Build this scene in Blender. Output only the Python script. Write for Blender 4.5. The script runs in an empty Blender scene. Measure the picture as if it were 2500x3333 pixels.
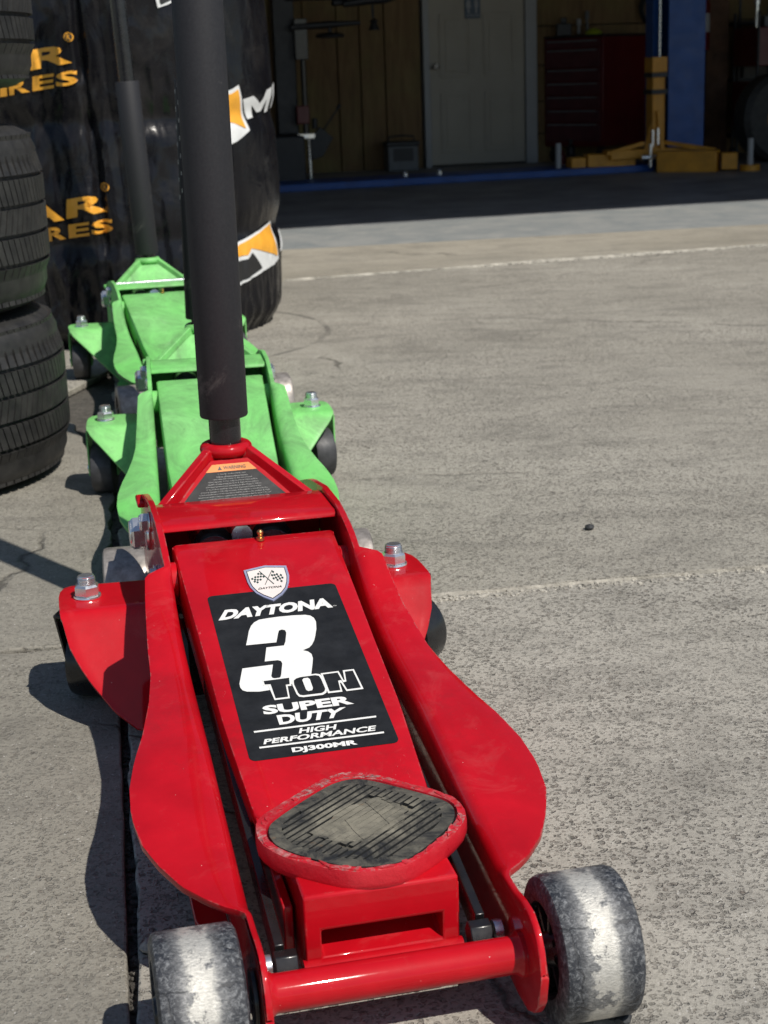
import bpy, bmesh, math, random
import numpy as np
from mathutils import Vector, Matrix, noise

R = math.radians
PI = math.pi
random.seed(7)
rng = np.random.default_rng(7)
sc = bpy.context.scene
col = sc.collection

# ------------------------------------------------------------------ camera, light, exposure
PITCH, ROLL = 0.2749, 0.0368
cam_d = bpy.data.cameras.new("camera")
cam = bpy.data.objects.new("camera", cam_d)
col.objects.link(cam)
fwd = Vector((0, math.cos(PITCH), -math.sin(PITCH)))
rgt0 = Vector((1, 0, 0))
dwn0 = Vector((0, -math.sin(PITCH), -math.cos(PITCH)))
rgt = math.cos(ROLL) * rgt0 + math.sin(ROLL) * dwn0
dwn = -math.sin(ROLL) * rgt0 + math.cos(ROLL) * dwn0
cam.matrix_world = Matrix((
    (rgt.x, -dwn.x, -fwd.x, 0.0),
    (rgt.y, -dwn.y, -fwd.y, 0.0),
    (rgt.z, -dwn.z, -fwd.z, 0.6486),
    (0, 0, 0, 1)))
cam_d.sensor_fit = 'VERTICAL'
cam_d.sensor_height = 36.0
cam_d.lens = 5062.9 / 3333 * 36.0
cam_d.clip_start = 0.02
cam_d.clip_end = 400
cam_d.dof.use_dof = True
cam_d.dof.focus_distance = 1.38
cam_d.dof.aperture_fstop = 17.0
sc.camera = cam

SUN_AZ, SUN_EL = R(-50), R(52)           # direction towards the sun (from +X)
sun_dir = Vector((math.cos(SUN_AZ) * math.cos(SUN_EL), math.sin(SUN_AZ) * math.cos(SUN_EL), math.sin(SUN_EL)))
sun_d = bpy.data.lights.new("sun", 'SUN')
sun_d.energy = 4.3
sun_d.angle = R(0.53)
sun_d.color = (1.0, 0.94, 0.855)
sun = bpy.data.objects.new("sun", sun_d)
sun.rotation_euler = sun_dir.to_track_quat('Z', 'Y').to_euler()
sun.location = sun_dir * 30
col.objects.link(sun)

world = bpy.data.worlds.new("World")
sc.world = world
world.use_nodes = True
wn = world.node_tree.nodes
wl = world.node_tree.links
sky = wn.new('ShaderNodeTexSky')
sky.sky_type = 'NISHITA'
sky.sun_disc = False
sky.sun_elevation = SUN_EL
sky.sun_rotation = math.atan2(sun_dir.x, sun_dir.y)
sky.air_density = 1.0
sky.dust_density = 0.4
bg = wn['Background']
bg.inputs['Strength'].default_value = 0.075
wl.new(sky.outputs['Color'], bg.inputs['Color'])
sc.view_settings.view_transform = 'Standard'
sc.view_settings.look = 'None'
sc.view_settings.exposure = 0.1
sc.view_settings.gamma = 1.0
sc.view_settings.use_curve_mapping = False
sc.cycles.max_bounces = 6

# ------------------------------------------------------------------ materials
def new_mat(name):
    m = bpy.data.materials.new(name)
    m.use_nodes = True
    nt = m.node_tree
    return m, nt, nt.nodes['Principled BSDF']

class N:
    """small node-graph helper"""
    def __init__(s, nt, coord='Object', scale=(1, 1, 1)):
        s.nt = nt
        tc = nt.nodes.new('ShaderNodeTexCoord')
        mp = nt.nodes.new('ShaderNodeMapping')
        mp.inputs['Scale'].default_value = scale
        nt.links.new(tc.outputs[coord], mp.inputs['Vector'])
        s.co = mp.outputs['Vector']
    def link(s, a, b):
        s.nt.links.new(a, b)
    def noise(s, scale, detail=6, rough=0.6, dist=0.0, co=None):
        n = s.nt.nodes.new('ShaderNodeTexNoise')
        n.inputs['Scale'].default_value = scale
        n.inputs['Detail'].default_value = detail
        n.inputs['Roughness'].default_value = rough
        n.inputs['Distortion'].default_value = dist
        s.link(co or s.co, n.inputs['Vector'])
        return n.outputs['Fac']
    def voro(s, scale, feature='F1', out='Distance', co=None, rand=1.0):
        n = s.nt.nodes.new('ShaderNodeTexVoronoi')
        n.feature = feature
        n.inputs['Scale'].default_value = scale
        n.inputs['Randomness'].default_value = rand
        s.link(co or s.co, n.inputs['Vector'])
        return n.outputs[out]
    def ramp(s, fac, stops, interp='LINEAR'):
        n = s.nt.nodes.new('ShaderNodeValToRGB')
        n.color_ramp.interpolation = interp
        e = n.color_ramp.elements
        while len(e) < len(stops):
            e.new(0.5)
        for i, (p, c) in enumerate(stops):
            e[i].position = p
            e[i].color = (c, c, c, 1) if isinstance(c, (int, float)) else (*c, 1)
        s.link(fac, n.inputs['Fac'])
        return n.outputs['Color']
    def mix(s, fac, a, b, mode='MIX'):
        n = s.nt.nodes.new('ShaderNodeMix')
        n.data_type = 'RGBA'
        n.blend_type = mode
        for v, i in ((fac, 0), (a, 6), (b, 7)):
            if isinstance(v, (int, float)):
                n.inputs[i].default_value = v if i == 0 else (v, v, v, 1)
            elif isinstance(v, tuple):
                n.inputs[i].default_value = (*v, 1)
            else:
                s.link(v, n.inputs[i])
        return n.outputs[2]
    def math(s, op, a, b=0.0):
        n = s.nt.nodes.new('ShaderNodeMath')
        n.operation = op
        for i, v in enumerate((a, b)):
            if isinstance(v, (int, float)):
                n.inputs[i].default_value = v
            else:
                s.link(v, n.inputs[i])
        return n.outputs[0]
    def sep(s, axis):
        n = s.nt.nodes.new('ShaderNodeSeparateXYZ')
        s.link(s.co, n.inputs[0])
        return n.outputs[axis]
    def bump(s, height, strength, dist, bsdf, prev=None):
        n = s.nt.nodes.new('ShaderNodeBump')
        n.inputs['Strength'].default_value = strength
        n.inputs['Distance'].default_value = dist
        s.link(height, n.inputs['Height'])
        if prev is not None:
            s.link(prev, n.inputs['Normal'])
        s.link(n.outputs[0], bsdf.inputs['Normal'])
        return n.outputs[0]

def plain(name, c, rough=0.5, metal=0.0, coat=0.0, var=0.25, vscale=30, bump=0.0, bscale=200, bdist=0.001, spec=0.5, stretch=(1, 1, 1)):
    m, nt, b = new_mat(name)
    n = N(nt, scale=stretch)
    f = n.noise(vscale, 8, 0.65)
    lo = tuple(max(0, x * (1 - var)) for x in c)
    hi = tuple(min(1, x * (1 + var)) for x in c)
    n.link(n.ramp(f, [(0.3, lo), (0.7, hi)]), b.inputs['Base Color'])
    r = n.ramp(n.noise(vscale * 1.7, 6), [(0.3, max(0.03, rough - 0.08)), (0.75, min(1, rough + 0.1))])
    n.link(r, b.inputs['Roughness'])
    b.inputs['Metallic'].default_value = metal
    b.inputs['Coat Weight'].default_value = coat
    b.inputs['Coat Roughness'].default_value = 0.12
    b.inputs['Specular IOR Level'].default_value = spec
    if bump:
        n.bump(n.noise(bscale, 5), bump, bdist, b)
    return m

def red_paint():
    m, nt, b = new_mat("red_paint")
    n = N(nt)
    base = n.mix(n.ramp(n.noise(9, 8, 0.65), [(0.32, 0.0), (0.68, 1.0)]), (0.37, 0.002, 0.007), (0.53, 0.004, 0.012))
    # dust film and rubbed patches
    d = n.math('MULTIPLY', n.ramp(n.noise(16, 10, 0.72, 0.6), [(0.54, 0.0), (0.76, 1.0)]), 0.1)
    c = n.mix(d, base, (0.62, 0.30, 0.28))
    # fine scratches, stretched noise
    n2 = N(nt, scale=(1, 0.16, 1))
    sc_ = n.ramp(n.noise(420, 3, 0.6, 1.5, n2.co), [(0.68, 0.0), (0.74, 1.0)])
    patch = n.ramp(n.noise(22, 4), [(0.56, 0.0), (0.68, 1.0)])
    s = n.math('MULTIPLY', n.math('MULTIPLY', sc_, patch), 0.6)
    c = n.mix(s, c, (0.75, 0.42, 0.40))
    bv = nt.nodes.new('ShaderNodeBevel'); bv.samples = 4; bv.inputs['Radius'].default_value = 0.0022
    ge = nt.nodes.new('ShaderNodeNewGeometry')
    dp = nt.nodes.new('ShaderNodeVectorMath'); dp.operation = 'DOT_PRODUCT'
    n.link(bv.outputs[0], dp.inputs[0]); n.link(ge.outputs['Normal'], dp.inputs[1])
    edge = n.math('MULTIPLY', n.ramp(dp.outputs['Value'], [(0.90, 1.0), (0.985, 0.0)]), n.ramp(n.noise(70, 6, 0.7), [(0.50, 0.0), (0.60, 1.0)]))
    c = n.mix(n.math('MULTIPLY', edge, 0.75), c, (0.30, 0.17, 0.16))
    grime = n.math('MULTIPLY', n.ramp(n.noise(6, 8, 0.7, 0.4), [(0.52, 0.0), (0.75, 0.5)]), n.ramp(n.noise(120, 6, 0.7), [(0.40, 0.0), (0.60, 1.0)]))
    c = n.mix(grime, c, (0.20, 0.012, 0.014))
    # pale specks of grit
    v = n.ramp(n.voro(140), [(0.045, 1.0), (0.075, 0.0)])
    pick = n.ramp(n.noise(60, 3), [(0.60, 0.0), (0.66, 1.0)])
    c = n.mix(n.math('MULTIPLY', n.math('MULTIPLY', v, pick), 0.6), c, (0.8, 0.6, 0.55))
    n.link(c, b.inputs['Base Color'])
    r = n.ramp(n.noise(14, 8, 0.7), [(0.3, 0.45), (0.75, 0.65)])
    n.link(r, b.inputs['Roughness'])
    b.inputs['Specular IOR Level'].default_value = 0.10
    b.inputs['Coat Weight'].default_value = 0.6
    n.link(n.ramp(n.noise(26, 8, 0.7), [(0.35, 0.03), (0.72, 0.11)]), b.inputs['Coat Roughness'])
    h = n.math('ADD', n.noise(120, 4), n.math('MULTIPLY', n.noise(18, 3), 1.2))
    n.bump(h, 0.12, 0.0012, b)
    return m

def green_paint():
    m, nt, b = new_mat("green_paint")
    n = N(nt, scale=(1, 0.55, 1))
    base = n.mix(n.ramp(n.noise(7, 6), [(0.35, 0.0), (0.7, 1.0)]), (0.165, 0.56, 0.135), (0.255, 0.66, 0.215))
    dirt = n.ramp(n.noise(13, 12, 0.75, 0.8), [(0.42, 0.0), (0.66, 1.0)])
    c = n.mix(n.math('MULTIPLY', dirt, 0.8), base, (0.12, 0.26, 0.10))
    dirt2 = n.ramp(n.noise(55, 8, 0.75), [(0.60, 0.0), (0.76, 1.0)])
    c = n.mix(n.math('MULTIPLY', dirt2, 0.6), c, (0.07, 0.12, 0.05))
    pale = n.ramp(n.noise(20, 6, 0.7), [(0.60, 0.0), (0.75, 1.0)])
    c = n.mix(n.math('MULTIPLY', pale, 0.22), c, (0.42, 0.62, 0.40))
    n.link(c, b.inputs['Base Color'])
    n.link(n.ramp(n.noise(20, 8), [(0.3, 0.38), (0.75, 0.7)]), b.inputs['Roughness'])
    b.inputs['Specular IOR Level'].default_value = 0.35
    n.bump(n.noise(60, 6), 0.15, 0.001, b)
    return m

def foam():
    m, nt, b = new_mat("black_foam")
    n = N(nt)
    c = n.mix(n.ramp(n.noise(300, 4), [(0.3, 0.0), (0.7, 1.0)]), (0.015, 0.0155, 0.019), (0.023, 0.0235, 0.027))
    d = n.ramp(n.noise(17, 10, 0.75, 0.4), [(0.62, 0.0), (0.72, 1.0)])
    c = n.mix(n.math('MULTIPLY', d, 0.4), c, (0.17, 0.16, 0.15))
    n.link(c, b.inputs['Base Color'])
    b.inputs['Roughness'].default_value = 0.62
    b.inputs['Specular IOR Level'].default_value = 0.4
    n.bump(n.noise(900, 3), 0.1, 0.0004, b)
    return m

def wheel_mat():
    m, nt, b = new_mat("worn_wheel")
    n = N(nt)
    x = n.math('ABSOLUTE', n.sep(0))
    wob = n.math('MULTIPLY', n.math('SUBTRACT', n.noise(48, 10, 0.72), 0.5), 0.015)
    wob2 = n.math('MULTIPLY', n.math('SUBTRACT', n.noise(300, 4, 0.6), 0.5), 0.004)
    e = n.math('ADD', x, n.math('ADD', wob, wob2))
    band = n.math('MULTIPLY', n.ramp(e, [(0.0088, 1.0), (0.0093, 0.0)]), n.ramp(n.noise(34, 6, 0.7), [(0.42, 0.0), (0.45, 1.0)]))
    mid = n.ramp(e, [(0.0145, 1.0), (0.0160, 0.0)])
    n2 = N(nt, scale=(0.4, 1, 1))
    streak = n.noise(750, 5, 0.7, 0.3, n2.co)
    fleck = n.noise(260, 10, 0.8, 0.6)
    dark = n.mix(n.ramp(fleck, [(0.48, 0.0), (0.68, 1.0)]), (0.022, 0.025, 0.032), (0.26, 0.27, 0.28))
    midc = n.mix(n.ramp(streak, [(0.32, 0.0), (0.68, 1.0)]), (0.07, 0.075, 0.08), (0.36, 0.36, 0.355))
    brt = n.mix(n.ramp(streak, [(0.3, 0.0), (0.68, 1.0)]), (0.40, 0.39, 0.36), (0.72, 0.70, 0.64))
    c = n.mix(mid, dark, midc)
    c = n.mix(band, c, brt)
    wv = nt.nodes.new('ShaderNodeMix'); wv.data_type = 'VECTOR'; wv.inputs[0].default_value = 0.012
    nz = nt.nodes.new('ShaderNodeTexNoise'); nz.inputs['Scale'].default_value = 90
    n.link(n.co, nz.inputs['Vector']); n.link(n.co, wv.inputs[4]); n.link(nz.outputs['Color'], wv.inputs[5])
    crack = n.math('MULTIPLY', n.ramp(n.voro(15, 'DISTANCE_TO_EDGE', co=wv.outputs[1]), [(0.006, 1.0), (0.016, 0.0)]), n.ramp(x, [(0.008, 0.0), (0.011, 1.0)]))
    c = n.mix(n.math('MULTIPLY', crack, 0.5), c, (0.012, 0.012, 0.014))
    n.link(n.math('MULTIPLY', mid, 0.45), b.inputs['Metallic'])
    n.link(c, b.inputs['Base Color'])
    n.link(n.ramp(n.noise(120, 5), [(0.3, 0.30), (0.7, 0.62)]), b.inputs['Roughness'])
    h = n.math('ADD', n.math('ADD', n.math('MULTIPLY', streak, 0.8), n.math('MULTIPLY', band, -0.5)), n.math('ADD', n.math('MULTIPLY', crack, -0.6), n.math('MULTIPLY', fleck, 0.7)))
    n.bump(h, 0.55, 0.0014, b)
    return m

ARC = (-0.667, 4.075, 0.547)
def concrete(name, agg, base_lo, base_hi, rough_bump=0.5):
    """agg: 0 smooth trowelled .. 1 exposed aggregate"""
    m, nt, b = new_mat(name)
    n = N(nt)
    big = n.noise(1.1, 8, 0.62, 0.3)
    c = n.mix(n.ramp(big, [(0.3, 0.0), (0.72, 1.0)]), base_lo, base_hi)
    n2 = N(nt, scale=(0.45, 1.0, 1))
    st = n.noise(11, 10, 0.72, 0.4, n2.co)
    c = n.mix(n.ramp(st, [(0.36, 0.35), (0.52, 0.0)]), c, (0.10, 0.095, 0.085))
    fine = n.noise(260, 6, 0.75)
    c = n.mix(n.ramp(fine, [(0.34, 0.6), (0.47, 0.0)]), c, (0.11, 0.10, 0.085))
    c = n.mix(n.ramp(n.noise(60, 8, 0.8), [(0.35, 0.4), (0.47, 0.0)]), c, (0.15, 0.14, 0.12))
    c = n.mix(n.ramp(n.noise(170, 5, 0.7), [(0.60, 0.0), (0.78, 0.5)]), c, (0.47, 0.45, 0.41))
    h = n.math('MULTIPLY', fine, 0.6)
    if agg > 0:
        zone = n.ramp(n.noise(2.3, 5, 0.6), [(0.30, 0.35), (0.55, 1.0)])
        wv = nt.nodes.new('ShaderNodeMix'); wv.data_type = 'VECTOR'
        wv.inputs[0].default_value = 0.006
        nz = nt.nodes.new('ShaderNodeTexNoise'); nz.inputs['Scale'].default_value = 160
        n.link(n.co, nz.inputs['Vector'])
        n.link(n.co, wv.inputs[4]); n.link(nz.outputs['Color'], wv.inputs[5])
        wco = wv.outputs[1]
        for s_, size, amt in ((150, 0.33, 0.75), (310, 0.36, 0.75), (78, 0.20, 0.8)):
            dist = n.voro(s_, co=wco)
            rnd = n.voro(s_, out='Color', co=wco)
            sepc = nt.nodes.new('ShaderNodeSeparateColor')
            n.link(rnd, sepc.inputs[0])
            keep = n.ramp(sepc.outputs[1], [(0.46, 0.0), (0.52, 1.0)])
            pebble = n.ramp(dist, [(size - 0.05, 1.0), (size, 0.0)])
            mask = n.math('MULTIPLY', n.math('MULTIPLY', pebble, keep), zone)
            pc = n.ramp(sepc.outputs[0], [(0.0, (0.045, 0.042, 0.040)), (0.25, (0.10, 0.092, 0.080)), (0.5, (0.17, 0.15, 0.125)),
                                          (0.75, (0.24, 0.22, 0.19)), (0.93, (0.13, 0.085, 0.06)), (1.0, (0.50, 0.47, 0.42))])
            c = n.mix(n.math('MULTIPLY', mask, amt * agg), c, pc)
            ring = n.math('MULTIPLY', n.math('MULTIPLY', n.ramp(dist, [(size - 0.05, 0.0), (size, 1.0), (size + 0.09, 0.0)]), keep), zone)
            c = n.mix(n.math('MULTIPLY', ring, 0.55 * agg), c, (0.06, 0.055, 0.05))  # pebble shadow outlines put into the colour as a dark ring
            h = n.math('ADD', h, n.math('MULTIPLY', mask, -0.55 * agg))
            h = n.math('ADD', h, n.math('MULTIPLY', ring, -0.9 * agg))
    spk = n.ramp(n.voro(230), [(0.16, 1.0), (0.24, 0.0)])
    c = n.mix(n.math('MULTIPLY', spk, n.ramp(n.noise(75, 4), [(0.52, 0.0), (0.62, 0.6)])), c, (0.72, 0.70, 0.66))
    c = n.mix(n.ramp(n.noise(2.1, 9, 0.72, 0.6), [(0.50, 0.0), (0.68, 0.42)]), c, (0.17, 0.162, 0.14))
    c = n.mix(n.ramp(n.noise(15, 10, 0.78, 0.4), [(0.54, 0.0), (0.70, 0.45)]), c, (0.15, 0.143, 0.125))
    if name == "trowelled_concrete":
        sx, sy = n.sep(0), n.sep(1)
        dd = n.math('POWER', n.math('ADD', n.math('POWER', n.math('SUBTRACT', sx, ARC[0]), 2.0), n.math('POWER', n.math('SUBTRACT', sy, ARC[1]), 2.0)), 0.5)
        off = n.math('ABSOLUTE', n.math('SUBTRACT', n.math('ADD', dd, n.math('MULTIPLY', n.noise(9), 0.02)), ARC[2]))
        am = n.math('MULTIPLY', n.ramp(off, [(0.004, 0.65), (0.011, 0.0)]), n.ramp(n.noise(6), [(0.38, 0.0), (0.55, 1.0)]))
        c = n.mix(am, c, (0.10, 0.095, 0.085))
    if agg > 0.15:
        wc = nt.nodes.new('ShaderNodeMix'); wc.data_type = 'VECTOR'; wc.inputs[0].default_value = 0.16
        nw = nt.nodes.new('ShaderNodeTexNoise'); nw.inputs['Scale'].default_value = 5; nw.inputs['Detail'].default_value = 8
        n.link(n.co, nw.inputs['Vector']); n.link(n.co, wc.inputs[4]); n.link(nw.outputs['Color'], wc.inputs[5])
        ck = n.math('MULTIPLY', n.ramp(n.voro(0.8, 'DISTANCE_TO_EDGE', co=wc.outputs[1]), [(0.0012, 1.0), (0.0042, 0.0)]), n.ramp(n.noise(1.3, 3), [(0.46, 0.0), (0.56, 1.0)]))
        c = n.mix(n.math('MULTIPLY', ck, 0.7), c, (0.07, 0.065, 0.055))
        h = n.math('ADD', h, n.math('MULTIPLY', ck, -1.5))
    # oil spots and pale scuffs
    c = n.mix(n.ramp(n.noise(4.2, 6, 0.65, 0.8), [(0.66, 0.0), (0.76, 0.45)]), c, (0.07, 0.065, 0.06))
    c = n.mix(n.ramp(n.noise(6.3, 9, 0.75, 1.0), [(0.63, 0.0), (0.74, 0.4)]), c, (0.42, 0.40, 0.37))
    n.link(c, b.inputs['Base Color'])
    n.link(n.ramp(n.noise(40, 5), [(0.3, 0.72), (0.7, 0.92)]), b.inputs['Roughness'])
    b.inputs['Specular IOR Level'].default_value = 0.3
    n.bump(h, rough_bump, 0.003, b)
    return m

def plastic_film():
    m, nt, b = new_mat("black_film")
    n = N(nt)
    d = n.ramp(n.noise(5.5, 10, 0.72, 0.9), [(0.50, 0.0), (0.72, 1.0)])
    c = n.mix(n.math('MULTIPLY', d, 0.28), (0.007, 0.007, 0.009), (0.07, 0.064, 0.058))
    n.link(c, b.inputs['Base Color'])
    n.link(n.ramp(n.noise(9, 8, 0.7), [(0.3, 0.12), (0.7, 0.38)]), b.inputs['Roughness'])
    b.inputs['Specular IOR Level'].default_value = 0.3
    n3 = N(nt, scale=(1, 1, 0.4))
    h = n.math('ADD', n.noise(14, 4, 0.55, 1.6, n3.co), n.math('MULTIPLY', n.noise(46, 4, 0.6, 1.0), 0.08))
    n.bump(h, 0.35, 0.010, b)
    return m

def rubber_tyre():
    m, nt, b = new_mat("tyre_rubber")
    n = N(nt)
    c = n.mix(n.ramp(n.noise(30, 8, 0.7), [(0.35, 0.0), (0.7, 1.0)]), (0.013, 0.013, 0.0135), (0.038, 0.037, 0.035))
    n.link(c, b.inputs['Base Color'])
    n.link(n.ramp(n.noise(50, 5), [(0.3, 0.45), (0.7, 0.68)]), b.inputs['Roughness'])
    n.bump(n.noise(500, 4), 0.2, 0.0008, b)
    return m

def plywood():
    m, nt, b = new_mat("plywood")
    n = N(nt, scale=(3.5, 3.5, 0.5))
    g = n.noise(4, 10, 0.68, 1.6)
    c = n.ramp(g, [(0.25, (0.085, 0.045, 0.017)), (0.5, (0.155, 0.09, 0.034)), (0.75, (0.22, 0.138, 0.06))])
    n2 = N(nt)
    c = n.mix(n.ramp(n.noise(2.2, 6, 0.6, 0.0, n2.co), [(0.45, 0.0), (0.75, 0.45)]), c, (0.18, 0.19, 0.05))
    n.link(c, b.inputs['Base Color'])
    b.inputs['Roughness'].default_value = 0.75
    n.bump(g, 0.2, 0.002, b)
    return m

def pad_rubber():
    m, nt, b = new_mat("pad_rubber")
    n = N(nt)
    dust = n.ramp(n.noise(42, 10, 0.75, 0.7), [(0.40, 0.0), (0.62, 1.0)])
    cx = n.math('POWER', n.math('ADD', n.math('POWER', n.math('DIVIDE', n.math('SUBTRACT', n.sep(0), 0.004), 0.046), 2.0),
                n.math('POWER', n.math('DIVIDE', n.math('SUBTRACT', n.sep(1), 0.112), 0.044), 2.0)), 0.5)
    centre = n.ramp(n.math('ADD', cx, n.math('MULTIPLY', n.math('SUBTRACT', n.noise(60, 8), 0.5), 0.9)), [(0.6, 1.0), (1.3, 0.0)])
    up = nt.nodes.new('ShaderNodeSeparateXYZ')
    ge = nt.nodes.new('ShaderNodeNewGeometry')
    n.link(ge.outputs['Normal'], up.inputs[0])
    top = n.ramp(up.outputs[2], [(0.75, 0.0), (0.95, 1.0)])
    f = n.math('MULTIPLY', n.math('ADD', n.math('MULTIPLY', dust, 0.55), n.math('MULTIPLY', centre, 0.55)), top)
    dc = n.mix(n.noise(90, 8, 0.7), (0.12, 0.115, 0.085), (0.34, 0.31, 0.24))
    c = n.mix(f, (0.016, 0.017, 0.018), dc)
    rust = n.ramp(n.noise(70, 6), [(0.64, 0.0), (0.72, 0.5)])
    c = n.mix(n.math('MULTIPLY', rust, top), c, (0.22, 0.13, 0.06))
    n.link(c, b.inputs['Base Color'])
    b.inputs['Roughness'].default_value = 0.62
    n.bump(n.noise(260, 6, 0.7), 0.4, 0.001, b)
    return m

def rim_paint():
    m, nt, b = new_mat("chipped_red")
    n = N(nt)
    c = n.mix(n.noise(30), (0.46, 0.008, 0.018), (0.55, 0.014, 0.026))
    up = nt.nodes.new('ShaderNodeSeparateXYZ')
    ge = nt.nodes.new('ShaderNodeNewGeometry')
    n.link(ge.outputs['Normal'], up.inputs[0])
    top = n.ramp(up.outputs[2], [(0.35, 0.0), (0.8, 1.0)])
    chip = n.ramp(n.noise(85, 10, 0.75, 0.8), [(0.47, 0.0), (0.56, 1.0)])
    c = n.mix(n.math('MULTIPLY', n.math('MULTIPLY', n.math('MULTIPLY', chip, n.ramp(n.noise(24, 4), [(0.40, 0.15), (0.58, 1.0)])), top), 0.95), c, n.ramp(n.noise(200, 6), [(0.35, (0.10, 0.07, 0.06)), (0.6, (0.52, 0.32, 0.30)), (0.75, (0.66, 0.60, 0.57))]))
    n.link(c, b.inputs['Base Color'])
    n.link(n.ramp(n.noise(60), [(0.3, 0.25), (0.7, 0.55)]), b.inputs['Roughness'])
    b.inputs['Coat Weight'].default_value = 0.3
    n.bump(n.noise(110, 8, 0.7), 0.5, 0.002, b)
    return m

def sticker_black():
    return plain("sticker_black", (0.016, 0.017, 0.019), 0.5, var=0.4, vscale=40, bump=0.08, bscale=400, spec=0.22)

M_red = red_paint()
M_green = green_paint()
M_foam = foam()
M_wheel = wheel_mat()
M_rim = rim_paint()
M_pad = pad_rubber()
M_stk = sticker_black()
M_white = plain("white_print", (0.78, 0.78, 0.75), 0.5, var=0.08, vscale=300)
M_ink = plain("black_print", (0.02, 0.02, 0.02), 0.5, var=0.2)
M_orange_print = plain("orange_print", (0.70, 0.22, 0.03), 0.5, var=0.1)
M_holo = plain("foil_border", (0.55, 0.58, 0.80), 0.25, 0.5, var=0.2, vscale=60)
M_badge = plain("badge_face", (0.78, 0.70, 0.66), 0.4, var=0.05)
M_zinc = plain("zinc", (0.80, 0.82, 0.84), 0.24, 0.9, var=0.05, vscale=40)
M_zincb = plain("zinc_blue", (0.66, 0.72, 0.82), 0.22, 0.9, var=0.06, vscale=40)
M_brass = plain("brass", (0.60, 0.40, 0.16), 0.3, 1.0, var=0.2, vscale=90)
M_steel = plain("rusty_steel", (0.36, 0.33, 0.30), 0.5, 0.6, var=0.5, vscale=55, bump=0.3, bscale=120)
M_rust = plain("brown_rust", (0.16, 0.095, 0.065), 0.65, 0.3, var=0.5, vscale=60, bump=0.3, bscale=120)
M_black = plain("black_paint", (0.012, 0.012, 0.013), 0.3, var=0.3, vscale=60, coat=0.2)
M_blacktube = plain("black_tube", (0.010, 0.010, 0.012), 0.28, var=0.5, vscale=80, coat=0.3)
M_grey_caster = plain("caster_grey", (0.045, 0.046, 0.05), 0.55, var=0.4, vscale=70)
M_tyre = rubber_tyre()
M_film = plastic_film()
M_ply = plywood()
M_film_orange = plain("film_orange", (0.86, 0.40, 0.04), 0.4, var=0.12, vscale=30)
M_film_white = plain("film_white", (0.72, 0.73, 0.72), 0.4, var=0.08, vscale=30)
M_blue = plain("lift_blue", (0.004, 0.058, 0.25), 0.45, var=0.2, vscale=8)
M_yellow = plain("lift_orange", (0.55, 0.245, 0.016), 0.5, var=0.25, vscale=9)
M_cab = plain("cabinet_red", (0.10, 0.005, 0.006), 0.4, var=0.2, vscale=6)
M_cab2 = plain("cabinet_front", (0.08, 0.02, 0.026), 0.5, var=0.25, vscale=8)
M_door = plain("door_cream", (0.37, 0.335, 0.275), 0.6, var=0.06, vscale=4)
M_trim = plain("door_trim", (0.34, 0.34, 0.34), 0.6, var=0.06, vscale=4)
M_dark = plain("dark_iron", (0.012, 0.012, 0.014), 0.5, var=0.3)
M_greypl = plain("grey_plastic", (0.13, 0.135, 0.14), 0.6, var=0.2, vscale=12)
M_wood = plain("brown_timber", (0.11, 0.055, 0.03), 0.8, var=0.4, vscale=12)
M_floor = plain("garage_floor", (0.22, 0.215, 0.21), 0.55, var=0.4, vscale=3, bump=0.05, bscale=60)
M_wallp = plain("painted_wall", (0.30, 0.29, 0.27), 0.8, var=0.1, vscale=3)
M_roof = plain("roof_board", (0.10, 0.09, 0.08), 0.8, var=0.2)
M_yel2 = plain("lime_plastic", (0.35, 0.42, 0.03), 0.5, var=0.1)
M_pebd = plain("dark_stone", (0.03, 0.032, 0.034), 0.7, var=0.4, vscale=200)
M_pebl = plain("pale_stone", (0.30, 0.28, 0.25), 0.8, var=0.4, vscale=200, bump=0.4, bscale=300)
M_straw = plain("dry_grass", (0.45, 0.36, 0.20), 0.8, var=0.2)
M_dirt = plain("joint_dirt", (0.085, 0.078, 0.068), 0.95, var=0.6, vscale=90, bump=0.9, bscale=140, bdist=0.006)
M_conc_near = concrete("aggregate_concrete", 0.66, (0.37, 0.35, 0.302), (0.48, 0.457, 0.402), 1.0)
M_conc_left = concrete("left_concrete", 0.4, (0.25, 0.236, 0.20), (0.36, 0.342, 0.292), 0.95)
M_conc_mid = concrete("trowelled_concrete", 0.6, (0.31, 0.292, 0.248), (0.455, 0.432, 0.372), 1.0)
M_conc_far = concrete("apron_concrete", 0.2, (0.30, 0.277, 0.225), (0.42, 0.39, 0.325), 0.5)

def grey_paint_floor():
    m, nt, b = new_mat("grey_floor_paint")
    n = N(nt)
    w = n.ramp(n.noise(5, 10, 0.75, 0.5), [(0.40, 0.0), (0.64, 1.0)])
    c = n.mix(w, (0.215, 0.235, 0.24), (0.31, 0.315, 0.305))
    c = n.mix(n.ramp(n.noise(40, 8, 0.7), [(0.56, 0.0), (0.7, 0.4)]), c, (0.13, 0.13, 0.125))
    n.link(c, b.inputs['Base Color'])
    b.inputs['Roughness'].default_value = 0.62
    n.bump(n.noise(80, 5), 0.15, 0.001, b)
    return m
M_paintfloor = grey_paint_floor()

# ------------------------------------------------------------------ mesh helpers
def frame_to(p0, p1):
    d = (Vector(p1) - Vector(p0))
    q = d.to_track_quat('Z', 'Y').to_matrix().to_4x4()
    return Matrix.Translation(Vector(p0)) @ q, d.length

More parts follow.
